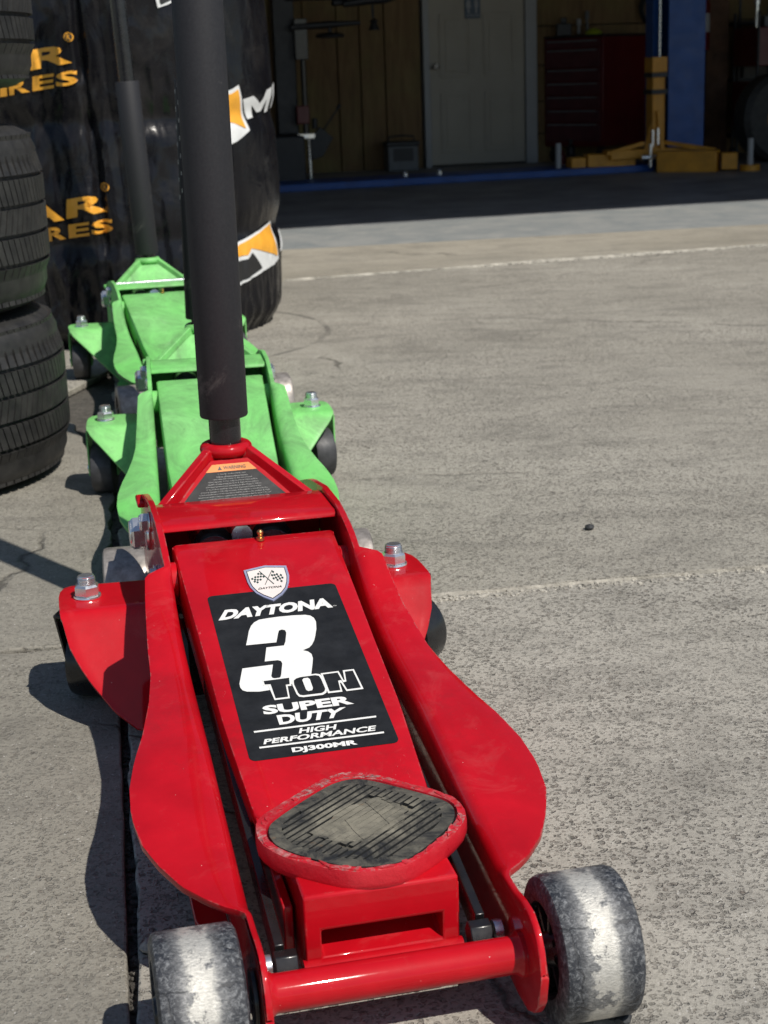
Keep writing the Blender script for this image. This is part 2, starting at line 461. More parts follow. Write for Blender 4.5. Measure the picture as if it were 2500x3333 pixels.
class MB:
    def __init__(s):
        s.v = []; s.f = []; s.mi = []; s.cur = 0
    def add(s, vs, fs):
        o = len(s.v)
        s.v += [tuple(x) for x in vs]
        s.f += [tuple(i + o for i in f) for f in fs]
        s.mi += [s.cur] * len(fs)
        return s
    def box(s, lo, hi, mx=None):
        (a, b, c), (d, e, f) = lo, hi
        vs = [Vector(p) for p in ((a, b, c), (d, b, c), (d, e, c), (a, e, c), (a, b, f), (d, b, f), (d, e, f), (a, e, f))]
        if mx is not None:
            vs = [mx @ v for v in vs]
        return s.add(vs, [(0, 3, 2, 1), (4, 5, 6, 7), (0, 1, 5, 4), (1, 2, 6, 5), (2, 3, 7, 6), (3, 0, 4, 7)])
    def cyl(s, p0, p1, r0, r1=None, n=24):
        return s.lathe([(0, 0), (r0, 0), (r0 if r1 is None else r1, 1), (0, 1)], p0, p1, n, unit=True)
    def lathe(s, prof, p0, p1, n=32, unit=False, phase=0.0):
        """profile of (radius, height along p0->p1)"""
        mx, L = frame_to(p0, p1)
        k = L if unit else 1.0
        vs, fs, rings = [], [], []
        for r, z in prof:
            if r <= 1e-9:
                rings.append([len(vs)]); vs.append(mx @ Vector((0, 0, z * k)))
            else:
                rings.append(list(range(len(vs), len(vs) + n)))
                vs += [mx @ Vector((r * math.cos(phase + 2 * PI * i / n), r * math.sin(phase + 2 * PI * i / n), z * k)) for i in range(n)]
        for a, b in zip(rings, rings[1:]):
            for i in range(n):
                j = (i + 1) % n
                if len(a) == 1 and len(b) == 1:
                    break
                if len(a) == 1:
                    fs.append((a[0], b[j], b[i]))
                elif len(b) == 1:
                    fs.append((a[i], a[j], b[0]))
                else:
                    fs.append((a[i], a[j], b[j], b[i]))
        return s.add(vs, fs)
    def torus(s, c, axis, Rr, r, n=32, m=12):
        mx, _ = frame_to(c, Vector(c) + Vector(axis))
        vs, fs = [], []
        for i in range(n):
            a = 2 * PI * i / n
            for j in range(m):
                b = 2 * PI * j / m
                vs.append(mx @ Vector(((Rr + r * math.cos(b)) * math.cos(a), (Rr + r * math.cos(b)) * math.sin(a), r * math.sin(b))))
        for i in range(n):
            for j in range(m):
                fs.append((i * m + j, ((i + 1) % n) * m + j, ((i + 1) % n) * m + (j + 1) % m, i * m + (j + 1) % m))
        return s.add(vs, fs)
    def prism(s, poly, fa, fb):
        """poly of 2-D points; fa / fb map a point to the two faces"""
        n = len(poly)
        vs = [fa(p) for p in poly] + [fb(p) for p in poly]
        fs = [tuple(range(n - 1, -1, -1)), tuple(range(n, 2 * n))]
        fs += [(i, (i + 1) % n, n + (i + 1) % n, n + i) for i in range(n)]
        return s.add(vs, fs)
    def tube(s, pts, r, n=8):
        rs = r if isinstance(r, (list, tuple)) else [r] * len(pts)
        vs, fs = [], []
        for k, p in enumerate(pts):
            d = Vector(pts[min(k + 1, len(pts) - 1)]) - Vector(pts[max(k - 1, 0)])
            q = d.to_track_quat('Z', 'Y').to_matrix()
            vs += [Vector(p) + q @ Vector((rs[k] * math.cos(2 * PI * i / n), rs[k] * math.sin(2 * PI * i / n), 0)) for i in range(n)]
        for k in range(len(pts) - 1):
            for i in range(n):
                fs.append((k * n + i, k * n + (i + 1) % n, (k + 1) * n + (i + 1) % n, (k + 1) * n + i))
        fs.append(tuple(range(n - 1, -1, -1)))
        fs.append(tuple((len(pts) - 1) * n + i for i in range(n)))
        return s.add(vs, fs)
    def build(s, name, mat, parent=None, smooth=35, bevel=0.0, bseg=2, loc=None, solid=0.0, limit=30, fix=True):
        me = bpy.data.meshes.new(name)
        vs = s.v
        if loc is not None:
            L = Vector(loc)
            vs = [tuple(Vector(v) - L) for v in vs]
        me.from_pydata(vs, [], s.f)
        for m in (mat if isinstance(mat, (list, tuple)) else [mat]):
            me.materials.append(m)
        if any(s.mi):
            me.polygons.foreach_set('material_index', s.mi)
        if fix:
            bm = bmesh.new(); bm.from_mesh(me)
            bmesh.ops.remove_doubles(bm, verts=bm.verts, dist=1e-6)
            bmesh.ops.recalc_face_normals(bm, faces=bm.faces)
            bm.to_mesh(me); bm.free()
        o = bpy.data.objects.new(name, me)
        col.objects.link(o)
        if loc is not None:
            o.location = loc
        if parent is not None:
            o.parent = parent
        if smooth:
            me.shade_smooth()
            me.set_sharp_from_angle(angle=R(smooth))
        if solid:
            md = o.modifiers.new('thick', 'SOLIDIFY'); md.thickness = abs(solid); md.offset = 1.0 if solid > 0 else -1.0
        if bevel:
            md = o.modifiers.new('bevel', 'BEVEL'); md.width = bevel; md.segments = bseg
            md.limit_method = 'ANGLE'; md.angle_limit = R(limit); md.harden_normals = False
        return o

def thing(name, label, cat, loc=(0, 0, 0), rz=0.0, group=None):
    o = bpy.data.objects.new(name, None)
    o.empty_display_size = 0.05
    col.objects.link(o)
    o.location = loc
    o.rotation_euler = (0, 0, rz)
    o['label'] = label; o['category'] = cat
    if group: o['group'] = group
    return o

def tag(o, label, cat, group=None):
    o['label'] = label; o['category'] = cat
    if group: o['group'] = group
    return o

def struct(o):
    o['kind'] = 'structure'
    return o

def copy_tree(o, parent=None):
    c = o.copy(); col.objects.link(c)
    if parent is not None:
        c.parent = parent
    for ch in list(o.children):
        copy_tree(ch, c)
    return c

def smooth_poly(pts, it=2):
    for _ in range(it):
        q = []
        n = len(pts)
        for i in range(n):
            a, b = pts[i], pts[(i + 1) % n]
            q.append((a[0] * .75 + b[0] * .25, a[1] * .75 + b[1] * .25))
            q.append((a[0] * .25 + b[0] * .75, a[1] * .25 + b[1] * .75))
        pts = q
    return pts

def interp(x, tab):
    return float(np.interp(x, [a for a, b in tab], [b for a, b in tab]))

# text outlines as flat triangles, normalised to a unit box
_tc = {}
def text_geo(body, bold=0.0, res=3):
    key = (body, bold)
    if key in _tc: return _tc[key]
    cu = bpy.data.curves.new('txt', 'FONT')
    cu.body = body; cu.size = 1.0; cu.offset = bold; cu.resolution_u = res
    ob = bpy.data.objects.new('txt', cu)
    col.objects.link(ob)
    dg = bpy.context.evaluated_depsgraph_get()
    me = bpy.data.meshes.new_from_object(ob.evaluated_get(dg))
    v = np.array([p.co[:2] for p in me.vertices]); f = [tuple(p.vertices) for p in me.polygons]
    bpy.data.objects.remove(ob); bpy.data.curves.remove(cu); bpy.data.meshes.remove(me)
    lo, hi = v.min(0), v.max(0)
    _tc[key] = ((v - lo) / (hi - lo), f)
    return _tc[key]

def cut_long(vs, fs, L):
    """subdivide flat faces so that they can follow a curved surface"""
    bm = bmesh.new()
    bv = [bm.verts.new((p[0], p[1], 0)) for p in vs]
    for f in fs:
        try: bm.faces.new([bv[i] for i in f])
        except ValueError: pass
    bmesh.ops.triangulate(bm, faces=bm.faces)
    for _ in range(5):
        e = [x for x in bm.edges if x.calc_length() > L]
        if not e: break
        bmesh.ops.subdivide_edges(bm, edges=e, cuts=1)
        bmesh.ops.triangulate(bm, faces=bm.faces)
    bm.verts.index_update()
    out = [tuple(v.co[:2]) for v in bm.verts], [tuple(v.index for v in f.verts) for f in bm.faces]
    bm.free()
    return out

def quad_map(q):
    """unit square (x right, y up) -> quad given as BL, BR, TR, TL"""
    BL, BR, TR, TL = [np.array(p, float) for p in q]
    return lambda p: BL * (1 - p[0]) * (1 - p[1]) + BR * p[0] * (1 - p[1]) + TR * p[0] * p[1] + TL * (1 - p[0]) * p[1]

# ------------------------------------------------------------------ ground
def jag(a, b, step, amp, seed):
    a, b = np.array(a, float), np.array(b, float)
    L = np.linalg.norm(b - a); n = max(2, int(L / step))
    d = (b - a) / L; nr = np.array([-d[1], d[0]])
    out = []
    for i in range(n):
        t = i / n
        p = a + (b - a) * t
        k = noise.fractal(Vector((p[0] * 14 + seed, p[1] * 14, seed)), 0.9, 2.1, 5)
        out.append(p + nr * amp * k * (1 if 0 < i else 0))
    return out

def slab(name, corners, amps, mat, top, thick=0.014, step=0.012):
    poly = []
    for i in range(len(corners)):
        a, b = corners[i], corners[(i + 1) % len(corners)]
        if amps[i] > 0:
            poly += jag(a, b, step, amps[i], 3.1)
        else:
            poly.append(np.array(a, float))
    mb = MB()
    mb.prism([tuple(p) for p in poly], lambda p: (p[0], p[1], top - thick), lambda p: (p[0], p[1], top))
    o = mb.build(name, mat, smooth=0, bevel=0.0022, bseg=2, limit=50)
    return struct(o)

g = MB(); g.add([(-150, -150, -0.016), (150, -150, -0.016), (150, 150, -0.016), (-150, 150, -0.016)], [(0, 1, 2, 3)])
struct(g.build("ground", M_dirt, smooth=0, fix=False))
def JL(y):   # the long joint under the jacks
    return -0.19 - 0.165 * (y - 0.976)
def J1(x):   # near cross joint
    return 1.872 + 0.160 * (x - 0.064)
def J2(x):
    return 5.135 + 0.300 * (x + 0.305)
# near slabs
slab("concrete_slab", [(JL(-3), -3), (9, -3), (9, J1(9)), (JL(1.83) + .002, 1.832), (JL(1.52) + .002, 1.52), (JL(1.42) + .001, 1.42), (JL(1.12) + .003, 1.12), (JL(1.02) + .001, 1.02), (JL(.97) - .001, .97)], [0.0015, 0, 0.009, 0.003, .003, .004, .003, .002, .0015], M_conc_near, 0.0)
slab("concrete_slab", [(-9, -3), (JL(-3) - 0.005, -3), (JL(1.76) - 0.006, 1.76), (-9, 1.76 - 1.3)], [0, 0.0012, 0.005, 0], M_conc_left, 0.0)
# middle slabs
slab("concrete_slab", [(-0.322, 1.842), (9, J1(9) + .010), (9, J2(9)), (-0.305, J2(-0.305)), (-0.62, 3.6), (-0.425, 2.5), (-0.385, 2.17)], [0.006, 0, 0.006, 0.005, 0.012, 0.010, 0.009], M_conc_mid, 0.0)
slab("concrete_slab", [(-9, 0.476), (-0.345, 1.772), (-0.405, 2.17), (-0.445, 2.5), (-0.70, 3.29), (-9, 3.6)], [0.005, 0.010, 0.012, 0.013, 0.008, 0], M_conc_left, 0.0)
slab("concrete_slab", [(-9, 3.615), (-0.70, 3.302), (-0.635, 3.62), (-0.32, J2(-0.305) - .006), (-9, 2.6 + 1.2)], [0.008, 0.006, 0.006, 0, 0], M_conc_mid, 0.0)
M_patch = plain("pale_mortar", (0.40, 0.378, 0.325), 0.9, var=0.5, vscale=26, bump=0.8, bscale=160, bdist=0.004)
def strip(name, f, x0, x1, w0, w1, seed, h=0.0035, boost=None):
    up, dn = [], []
    n = int((x1 - x0) / .008)
    for i in range(n + 1):
        x = x0 + (x1 - x0) * i / n
        k = noise.fractal(Vector((x * 9, seed, 0)), 1.0, 2.0, 4); k2 = noise.fractal(Vector((x * 26, seed + 5, 1)), 1.0, 2.0, 4)
        k3 = noise.fractal(Vector((x * 3.1, seed + 9, 2)), 1.0, 2.0, 3)
        w = (w0 + (w1 - w0) * i / n) * (-.04 + .55 * k + 1.1 * k3 + (boost[2] * max(0, 1 - ((x - boost[0]) / boost[1]) ** 2) if boost else 0)); w = max(-.004, w)
        up.append((x, f(x) + w + .0025 * k2)); dn.append((x, f(x) - .004 - .35 * w * abs(k2)))
    mb = MB()
    rows = []
    for (a, b), (c, d) in zip(dn, up):
        rows.append([(a, b, -.012), (a, b + .0015, -.001), (a, b * .5 + d * .5, h), (c, d - .001, h * .55), (c, d, -.002)])
    m = 5
    mb.add([p for r_ in rows for p in r_], [(i * m + j, (i + 1) * m + j, (i + 1) * m + j + 1, i * m + j + 1) for i in range(len(rows) - 1) for j in range(m - 1)])
    return struct(mb.build(name, M_patch, smooth=40))
strip("joint_mortar", lambda x: J1(x) + .019, .03, 1.6, .016, .008, 1, .0035, (.12, .16, .5))
strip("joint_mortar", lambda x: J2(x) + .012, -.30, 2.6, .05, .05, 4, .006, (.8, .35, 1.0))
0 and strip("joint_mortar", lambda x: 1.76 - 1.3 + 1.3 * (x + 9) / (JL(1.76) + 9 - .01) + .006, -1.1, -.33, .012, .010, 8)
ap = lambda x: 6.17 + 0.1515 * (x + 0.0)
slab("concrete_apron", [(-9, 3.83), (-0.33, J2(-0.33) + .01), (9, J2(9) + .010), (9, ap(9)), (-9, ap(-9))], [0, 0.008, 0, 0.0, 0], M_conc_far, 0.0, step=0.03)
g = MB(); g.prism([(-9, ap(-9) + .003), (9, ap(9) + .003), (9, ap(9) + 2.9), (-9, ap(-9) + 1.5)], lambda p: (p[0], p[1], -0.014), lambda p: (p[0], p[1], 0.0))
struct(g.build("painted_floor", M_paintfloor, smooth=0))
fl = lambda x: 7.05 + 0.255 * x
g = MB(); g.prism([(-9, fl(-9)), (9, fl(9)), (9, 16.5), (-9, 13.0)], lambda p: (p[0], p[1], -0.008), lambda p: (p[0], p[1], 0.004))
struct(g.build("garage_floor", M_floor, smooth=0))

# ------------------------------------------------------------------ building
BY = R(11)
BU = Vector((math.cos(BY), math.sin(BY), 0)); BN = Vector((math.sin(BY), -math.cos(BY), 0))   # BN points towards the camera
BA = Vector((0.775, 11.13, 0))
def B(s, d, z=0.0):
    p = BA + BU * s + BN * d
    return (p.x, p.y, z)
BM = Matrix(((BU.x, BN.x, 0, BA.x), (BU.y, BN.y, 0, BA.y), (0, 0, 1, 0), (0, 0, 0, 1)))   # (s,d,z) -> world

wall = thing("back_wall", "plywood back wall of the dark garage beside the cream door", "wall", B(0, 0), BY)
def bl(lo, hi):      # (s, d, z) box in the wall's own frame
    return (lo[0], -hi[1], lo[2]), (hi[0], -lo[1], hi[2])
WH = 2.2
bs = [-3.3, -2.75, -2.2, -1.80, -1.45, -1.225, -0.996, -0.84, -0.67, -0.418]
for i in range(len(bs) - 1):
    mb = MB(); mb.box(*bl((bs[i] + .004, -0.03, 0.0), (bs[i + 1] - .004, 0.0 + 0.002 * (i % 2), WH)))
    mb.build("plank", M_ply, wall, bevel=0.003)
zz = [0.0, 0.2, 0.42, 0.66, 0.92, 1.2, 1.5, 1.85, WH]
for i in range(len(zz) - 1):
    mb = MB(); mb.box(*bl((0.405, -0.03, zz[i] + .004), (4.6, 0.0, zz[i + 1] - .004)))
    mb.build("board", M_ply, wall, bevel=0.003)
mb = MB(); mb.box(*bl((-3.3, -0.10, 0), (4.6, -0.05, WH))); mb.build("backing", M_roof, wall)
mb = MB(); mb.box(*bl((-0.418, -0.04, 1.88), (0.405, -0.0, WH))); mb.build("lintel_board", M_ply, wall)

door = thing("door", "closed cream panelled door in a white frame at the back of the garage", "door", B(0, 0), BY)
mb = MB()
mb.box(*bl((-0.405, -0.02, 0), (-0.362, 0.025, 1.86))); mb.box(*bl((0.318, -0.02, 0), (0.40, 0.025, 1.86))); mb.box(*bl((-0.405, -0.02, 1.81), (0.40, 0.023, 1.875)))
mb.build("door_frame", M_trim, door, bevel=0.004)
mb = MB(); mb.box(*bl((-0.360, -0.03, 0.018), (0.316, 0.0, 1.808))); mb.build("door_leaf", M_door, door, bevel=0.003)
for (s0, s1) in ((-0.285, -0.065), (0.025, 0.245)):
    for (z0, z1) in ((0.10, 0.50), (0.60, 1.02), (1.14, 1.70)):
        mb = MB()
        w = .018
        mb.box(*bl((s0, 0.001, z0), (s1, 0.006, z0 + w))); mb.box(*bl((s0, 0.001, z1 - w), (s1, 0.006, z1)))
        mb.box(*bl((s0, 0.001, z0 + w), (s0 + w, 0.006, z1 - w))); mb.box(*bl((s1 - w, 0.001, z0 + w), (s1, 0.006, z1 - w)))
        mb.box(*bl((s0 + .04, 0.001, z0 + .04), (s1 - .04, 0.005, z1 - .04)))
        mb.build("door_panel", M_door, door, bevel=0.002)
mb = MB(); mb.lathe([(0, 0), (.022, 0), (.022, .006), (.009, .008), (.009, .03), (.022, .04), (.022, .052), (.015, .062), (0, .064)], (-0.325, -0.001, 0.68), (-0.325, -0.1, 0.68), 20)
mb.build("door_knob", M_steel, door)
sg = thing("restroom_sign", "dark blue restroom sign with pale figures on the cream door", "sign", B(-0.05, 0.004, 0.985), BY)
mb = MB(); mb.box((-0.055, -0.006, 0), (0.055, 0, 0.16)); mb.build("sign_plate", plain("sign_blue", (0.02, 0.05, 0.09), 0.4), sg, bevel=0.002)
for i, x in enumerate((-0.028, 0.026)):
    mb = MB()
    mb.lathe([(0, 0), (.009, 0), (.009, .002), (0, .002)], (x, -.006, .128), (x, -.1, .128), 14)
    mb.prism([(-.012, .115), (.012, .115), (.017 if i == 0 else .011, .07), (.007, .07), (.006, .035), (-.006, .035), (-.007, .07), (-.017 if i == 0 else -.011, .07)],
             lambda p: (x + p[0], -.006, p[1]), lambda p: (x + p[0], -.008, p[1]))
    mb.build("figure", M_trim, sg, smooth=0)
v_, f_ = text_geo("RESTROOM", 0.01)
mb = MB(); mb.add([(-.042 + .084 * p[0], -.0075, .012 + .014 * p[1]) for p in v_], f_); mb.build("lettering", M_trim, sg, smooth=0, fix=False)

# shell of the garage: side walls, roof with overhang
for nm, s0, s1, lab in (("side_wall", -3.45, -3.3, "painted left side wall of the garage, hidden in shade"), ("side_wall", 4.6, 4.75, "painted right side wall of the garage, far right")):
    w = MB(); w.box((s0, 0, 0), (s1, 4.6, WH), BM); tag(w.build(nm, M_wallp, smooth=0), lab, "wall")
roof = MB()
e0, e1 = Vector((-3.2, 7.05 - .255 * 4.305 - 1.316)), Vector((7.2, 7.05 + .255 * 6.095 - 1.316))       # eave line, parallel to the shadow on the floor
pa, pb = Vector(B(-3.5, -0.15)[:2]), Vector(B(4.8, -0.15)[:2])
RZ = 2.2
roof.prism([tuple(e0), tuple(e1), (pb.x, pb.y), (pa.x, pa.y)], lambda p: (p[0], p[1], RZ), lambda p: (p[0], p[1], RZ + .14))
tag(roof.build("garage_roof", M_roof, smooth=0), "flat roof and eave over the open garage bay", "roof")

# ------------------------------------------------------------------ floor jacks
RED_POSE = ((-0.0037, 0.9439), 0.2197)
FOLD = [(-.05, .09), (0, .09), (.05, .09), (.11, .098), (.195, .112), (.265, .124), (.386, .138), (.43, .146), (.47, .156), (.5, .171), (.53, .191), (.57, .206), (.625, .216), (.70, .216), (.78, .205), (.86, .183)]
OUTER = [(-.05, .095), (.044, .0955), (.050, .100), (.056, .109), (.066, .119), (.0868, .1352), (.117, .1495), (.1434, .1585), (.180, .163), (.2165, .161), (.25, .1545), (.288, .1445), (.344, .1335), (.392, .1275), (.44, .1255), (.50, .121), (.527, .1175), (.532, .108), (.536, .0975), (.9, .0975)]
BOTT = [(-.042, .055), (-.038, .036), (-.028, .022), (-.012, .0145), (.01, .014), (.04, .018), (.10, .02), (.5, .024), (.62, .04), (.75, .075), (.86, .10)]
NOSE = [(-.042, .060), (-.038, .074), (-.029, .086), (-.0155, .0925), (0.0, .0928), (.02, .0905), (.05, .090)]

def arm_z(y):
    return 0.195 + 0.2184 * (y - 0.60)
ARM_W = [(.16, .066), (.18, .0712), (.293, .0775), (.392, .079), (.5, .0815), (.6, .0835)]

def plate(sign, outer_k, mat, parent):
    ys = sorted(set([round(y, 4) for y in list(np.linspace(-.042, -.012, 9)) + list(np.linspace(0, .09, 19)) + list(np.linspace(.1, .52, 30)) + list(np.linspace(.525, .545, 6)) + list(np.linspace(.56, .86, 14))]))
    rings = []
    for y in ys:
        zt = interp(y, NOSE) if y < .05 else interp(y, FOLD)
        zb = min(interp(y, BOTT), zt - 0.002)
        xo = 0.0955 + max(0, interp(y, OUTER) - 0.0955) * outer_k
        w = xo - 0.091
        r = min(0.012, max(0.0006, w * 0.6))
        if y > .536: r = .0006
        zz = np.linspace(zb, zt - r, 6)
        pr = [(0.091, z) for z in zz]
        for a in (22, 45, 68, 90):
            pr.append((0.091 + r * (1 - math.cos(R(a))), zt - r + r * math.sin(R(a))))
        for t in (0.33, 0.66, 1.0):
            x = 0.091 + r + (max(xo, 0.091 + r + .0004) - 0.091 - r) * t
            pr.append((x, zt - 0.02 * max(0, x - 0.11) ))
        rings.append([(sign * x, y, z) for x, z in pr])
    mb = MB()
    m = len(rings[0])
    vs = [p for r_ in rings for p in r_]
    fs = []
    for i in range(len(rings) - 1):
        for j in range(m - 1):
            q = (i * m + j, (i + 1) * m + j, (i + 1) * m + j + 1, i * m + j + 1)
            fs.append(q if sign > 0 else q[::-1])
    mb.add(vs, fs)
    o = mb.build("side_plate", mat, parent, smooth=50, solid=0.0055, bevel=0.0014, bseg=2, limit=55, fix=False)
    return o

def bolt_mb(c, up, s=1.0, stud=True):
    """hex nut on a washer with a threaded stud, axis along up"""
    mb = MB(); c = Vector(c); u = Vector(up).normalized()
    mb.lathe([(0, 0), (.0145 * s, 0), (.0150 * s, .0012 * s), (.0145 * s, .0028 * s), (0, .0028 * s)], c, c + u, 28)
    mb.lathe([(0, .0030 * s), (.0130 * s, .0030 * s), (.0140 * s, .0042 * s), (.0140 * s, .0128 * s), (.0118 * s, .0150 * s), (0, .0150 * s)], c, c + u, 6, phase=0.4)
    if stud:
        pr = [(0, .015 * s), (.0098 * s, .015 * s)]
        z = .015
        for k in range(5):
            pr += [(.0098 * s, (z + .0004) * s), (.0086 * s, (z + .0012) * s)]
            z += .0017
        pr += [(.0088 * s, (z + .0006) * s), (.0074 * s, (z + .0014) * s), (0, (z + .0014) * s)]
        mb.lathe(pr, c, c + u, 20)
    else:
        mb.lathe([(0, .0150 * s), (.0112 * s, .0150 * s), (.0105 * s, .0158 * s), (0, .0158 * s)], c, c + u, 20)
    return mb

BR_SOL = 0.005
SCRA = [(-.0085, .1173), (-.0058, .0977), (-.0019, .0817), (.0072, .0891)]
SCRB = [(.0124, .1412), (.0182, .1186), (.0233, .0945), (.0271, .0969)]
def make_jack(name, label, group, pose, paint, saddle_mat, outer_k, wheel_m, sleeve_top, lean=0.0, red=True, zfloor=0.0):
    (px, py), a = pose
    J = thing(name, label, "floor jack", (px, py, zfloor), a, group)
    for s in (-1, 1):
        plate(s, outer_k, paint, J)
    # lower outward flange of the frame
    for s in (-1, 1):
        mb = MB()
        mb.prism([(.0975, .10), (.112, .115), (.122, .16), (.122, .46), (.112, .50), (.0975, .52)], lambda p: (s * p[0], p[1], .0185), lambda p: (s * p[0], p[1], .0235))
        mb.build("lower_flange", paint, J, bevel=0.001)
    # front axle bar
    mb = MB()
    mb.lathe([(0, 0), (.0165, 0), (.0165, .003), (.0138, .006), (.0133, .008), (.0133, .174), (.0138, .176), (.0165, .179), (.0165, .182), (0, .182)], (-.091, 0, .052), (.091, 0, .052), 40)
    mb.build("axle_bar", paint, J, smooth=40)
    for s in (-1, 1):
        # front wheel
        cx = s * .1355
        mb = MB()
        mb.lathe([(.034, -.029), (.047, -.029), (.0506, -.0272), (.052, -.0235), (.052, -.012), (.052, 0), (.052, .012), (.052, .0235), (.0506, .0272), (.047, .029), (.034, .029), (.034, -.029)], (cx, 0, .052), (cx + 1, 0, .052), 72)
        w = mb.build("front_wheel", wheel_m, J, smooth=40, loc=(cx, 0, .052))
        mb = MB()
        mb.lathe([(0, -.030), (.010, -.030), (.012, -.026), (.014, -.022), (.0335, -.018), (.0335, .018), (.014, .022), (.012, .026), (.010, .030), (0, .030)], (0, 0, 0), (1, 0, 0), 40)
        for k in range(8):
            an = 2 * PI * k / 8
            mx = Matrix.Rotation(an, 4, 'X')
            mb.box((-.025, .012, -.0022), (.025, .0336, .0022), mx)
        mb.build("wheel_hub", M_black, w, smooth=40)
        mb = MB(); mb.cyl((s * -.031, 0, 0), (s * .030, 0, 0), .008, n=20)
        mb.build("axle_pin", M_zinc if red else M_steel, w)
        mb = MB(); mb.lathe([(.008, 0), (.019, 0), (.019, .0025), (.008, .0025)], (s * .0975, 0, .052), (s * 1.2, 0, .052), 28)
        mb.build("axle_washer", M_black, J)
    # lift arm: bent channel
    mb = MB()
    ysl = [.1615, .165, .172, .18] + list(np.linspace(.2, .6, 17))
    nx = 9
    rows = []
    for y in ysl:
        w = interp(y, ARM_W)
        if y < .18: w = .0712 - .012 * (1 - math.sqrt(max(0, 1 - ((.18 - y) / .0186) ** 2)))
        row = [(-w, y, arm_z(y) - .045), (-w, y, arm_z(y) - .004)] if y >= .2 else [(-w, y, arm_z(y) - .010), (-w, y, arm_z(y) - .004)]
        row += [(-w + .0012, y, arm_z(y) - .0012)]
        row += [(t * (w - .004), y, arm_z(y)) for t in np.linspace(-1, 1, nx)]
        row += [(w - .0012, y, arm_z(y) - .0012)]
        row += [(w, y, arm_z(y) - .004), (w, y, row[0][2])]
        rows.append(row)
    m = len(rows[0])
    mb.add([p for r_ in rows for p in r_], [(i * m + j, i * m + j + 1, (i + 1) * m + j + 1, (i + 1) * m + j) for i in range(len(rows) - 1) for j in range(m - 1)])
    # rear bend
    zr = arm_z(.6)
    mb.add([(-.0835, .6, zr - .002), (.0835, .6, zr - .002), (.0835, .607, zr - .006), (-.0835, .607, zr - .006), (-.0835, .608, zr - .045), (.0835, .608, zr - .045)], [(0, 1, 2, 3), (3, 2, 5, 4)])
    arm = mb.build("lift_arm", paint, J, smooth=40, solid=-0.004, bevel=0.0012, limit=60, fix=False)
    for s in (-1, 1):
        mb = MB(); mb.cyl((s * .0915, .575, .166), (s * .083, .575, .166), .0185, n=32)
        mb.build("arm_pivot", paint, J, bevel=0.001)
    mb = MB(); mb.lathe([(r_ * .72, z_ * .72) for r_, z_ in [(0, 0), (.006, 0), (.006, .004), (.0035, .005), (.0035, .008), (.0048, .0095), (.0048, .0125), (.0025, .015), (0, .0155)]], (.006, .594, arm_z(.594)), (.006, .594, 1), 16)
    mb.build("grease_nipple", M_brass, J)
    # yoke block and saddle at the front of the arm
    mb = MB()
    X, Xi, z0_, z1_, h0_, h1_, y0_, y1_ = .056, .0440, .030, .100, .0505, .0715, .036, .15
    fo = [(-X, y0_, z0_), (X, y0_, z0_), (X, y0_, z1_), (-X, y0_, z1_)]
    fi = [(-Xi, y0_, h0_), (Xi, y0_, h0_), (Xi, y0_, h1_), (-Xi, y0_, h1_)]
    bi = [(-Xi, y0_ + .055, h0_ + .010), (Xi, y0_ + .055, h0_ + .010), (Xi, y0_ + .055, h1_), (-Xi, y0_ + .055, h1_)]
    bo = [(-X, y1_, z0_), (X, y1_, z0_), (X, y1_, z1_), (-X, y1_, z1_)]
    mb.add(fo + fi + bi + bo, [(k, (k + 1) % 4, 4 + (k + 1) % 4, 4 + k) for k in range(4)] + [(4 + k, 4 + (k + 1) % 4, 8 + (k + 1) % 4, 8 + k) for k in range(4)]
           + [(8, 9, 10, 11)] + [((k + 1) % 4, k, 12 + k, 12 + (k + 1) % 4) for k in range(4)] + [(15, 14, 13, 12)])
    mb.build("saddle_yoke", paint, J, bevel=0.0022, fix=False)
    mb = MB(); mb.cyl((-.058, .036, .041), (.058, .036, .041), .009, n=24)
    mb.build("yoke_pin", paint, J, smooth=40)
    for s in (-1, 1):
        mb = MB(); mb.box((s * .066 - .003, .16, .06), (s * .066 + .003, .20, .098)); mb.box((s * .062 - .0035, .07, .03), (s * .062 + .0035, .19, .075))
        mb.build("yoke_cheek", paint, J, bevel=0.001)
    rim = [(-0.076, 0.1253), (-0.0704, 0.1413), (-.052, .158), (-0.0144, 0.1907), (0.0009, 0.1985), (0.0193, 0.197), (.034, .184), (0.0549, 0.162), (0.0785, 0.135), (0.0833, 0.112), (0.0791, 0.0917), (0.0613, 0.068), (.035, .046), (0.0204, 0.0363), (-0.001, 0.0345), (-0.0224, 0.0375), (-0.0424, 0.0536), (-0.0669, 0.0777), (-0.0766, 0.1004)]
    pad = [(-0.0663, 0.1186), (-0.0615, 0.1305), (-0.0127, 0.1758), (0.0048, 0.184), (0.018, 0.1819), (0.0294, 0.1723), (0.0684, 0.131), (0.0745, 0.1158), (0.0728, 0.1017), (0.0649, 0.0846), (0.0246, 0.0444), (0.0048, 0.0398), (-0.0159, 0.0441), (-0.0348, 0.056), (-0.0632, 0.0866), (-0.0675, 0.105)]
    rim = smooth_poly(rim, 1); rim = [q for i, p in enumerate(rim) for q in (p, ((p[0] + rim[(i + 1) % len(rim)][0]) / 2, (p[1] + rim[(i + 1) % len(rim)][1]) / 2))]; pad = smooth_poly(pad, 2)
    cx, cy = .0035, .1135
    def ring(poly, k, z, jit=0.0):
        return [(cx + (x - cx) * k, cy + (y - cy) * k, z + jit * noise.noise(Vector((x * 90, y * 90, z * 50)))) for x, y in poly]
    mb = MB()
    n = len(rim)
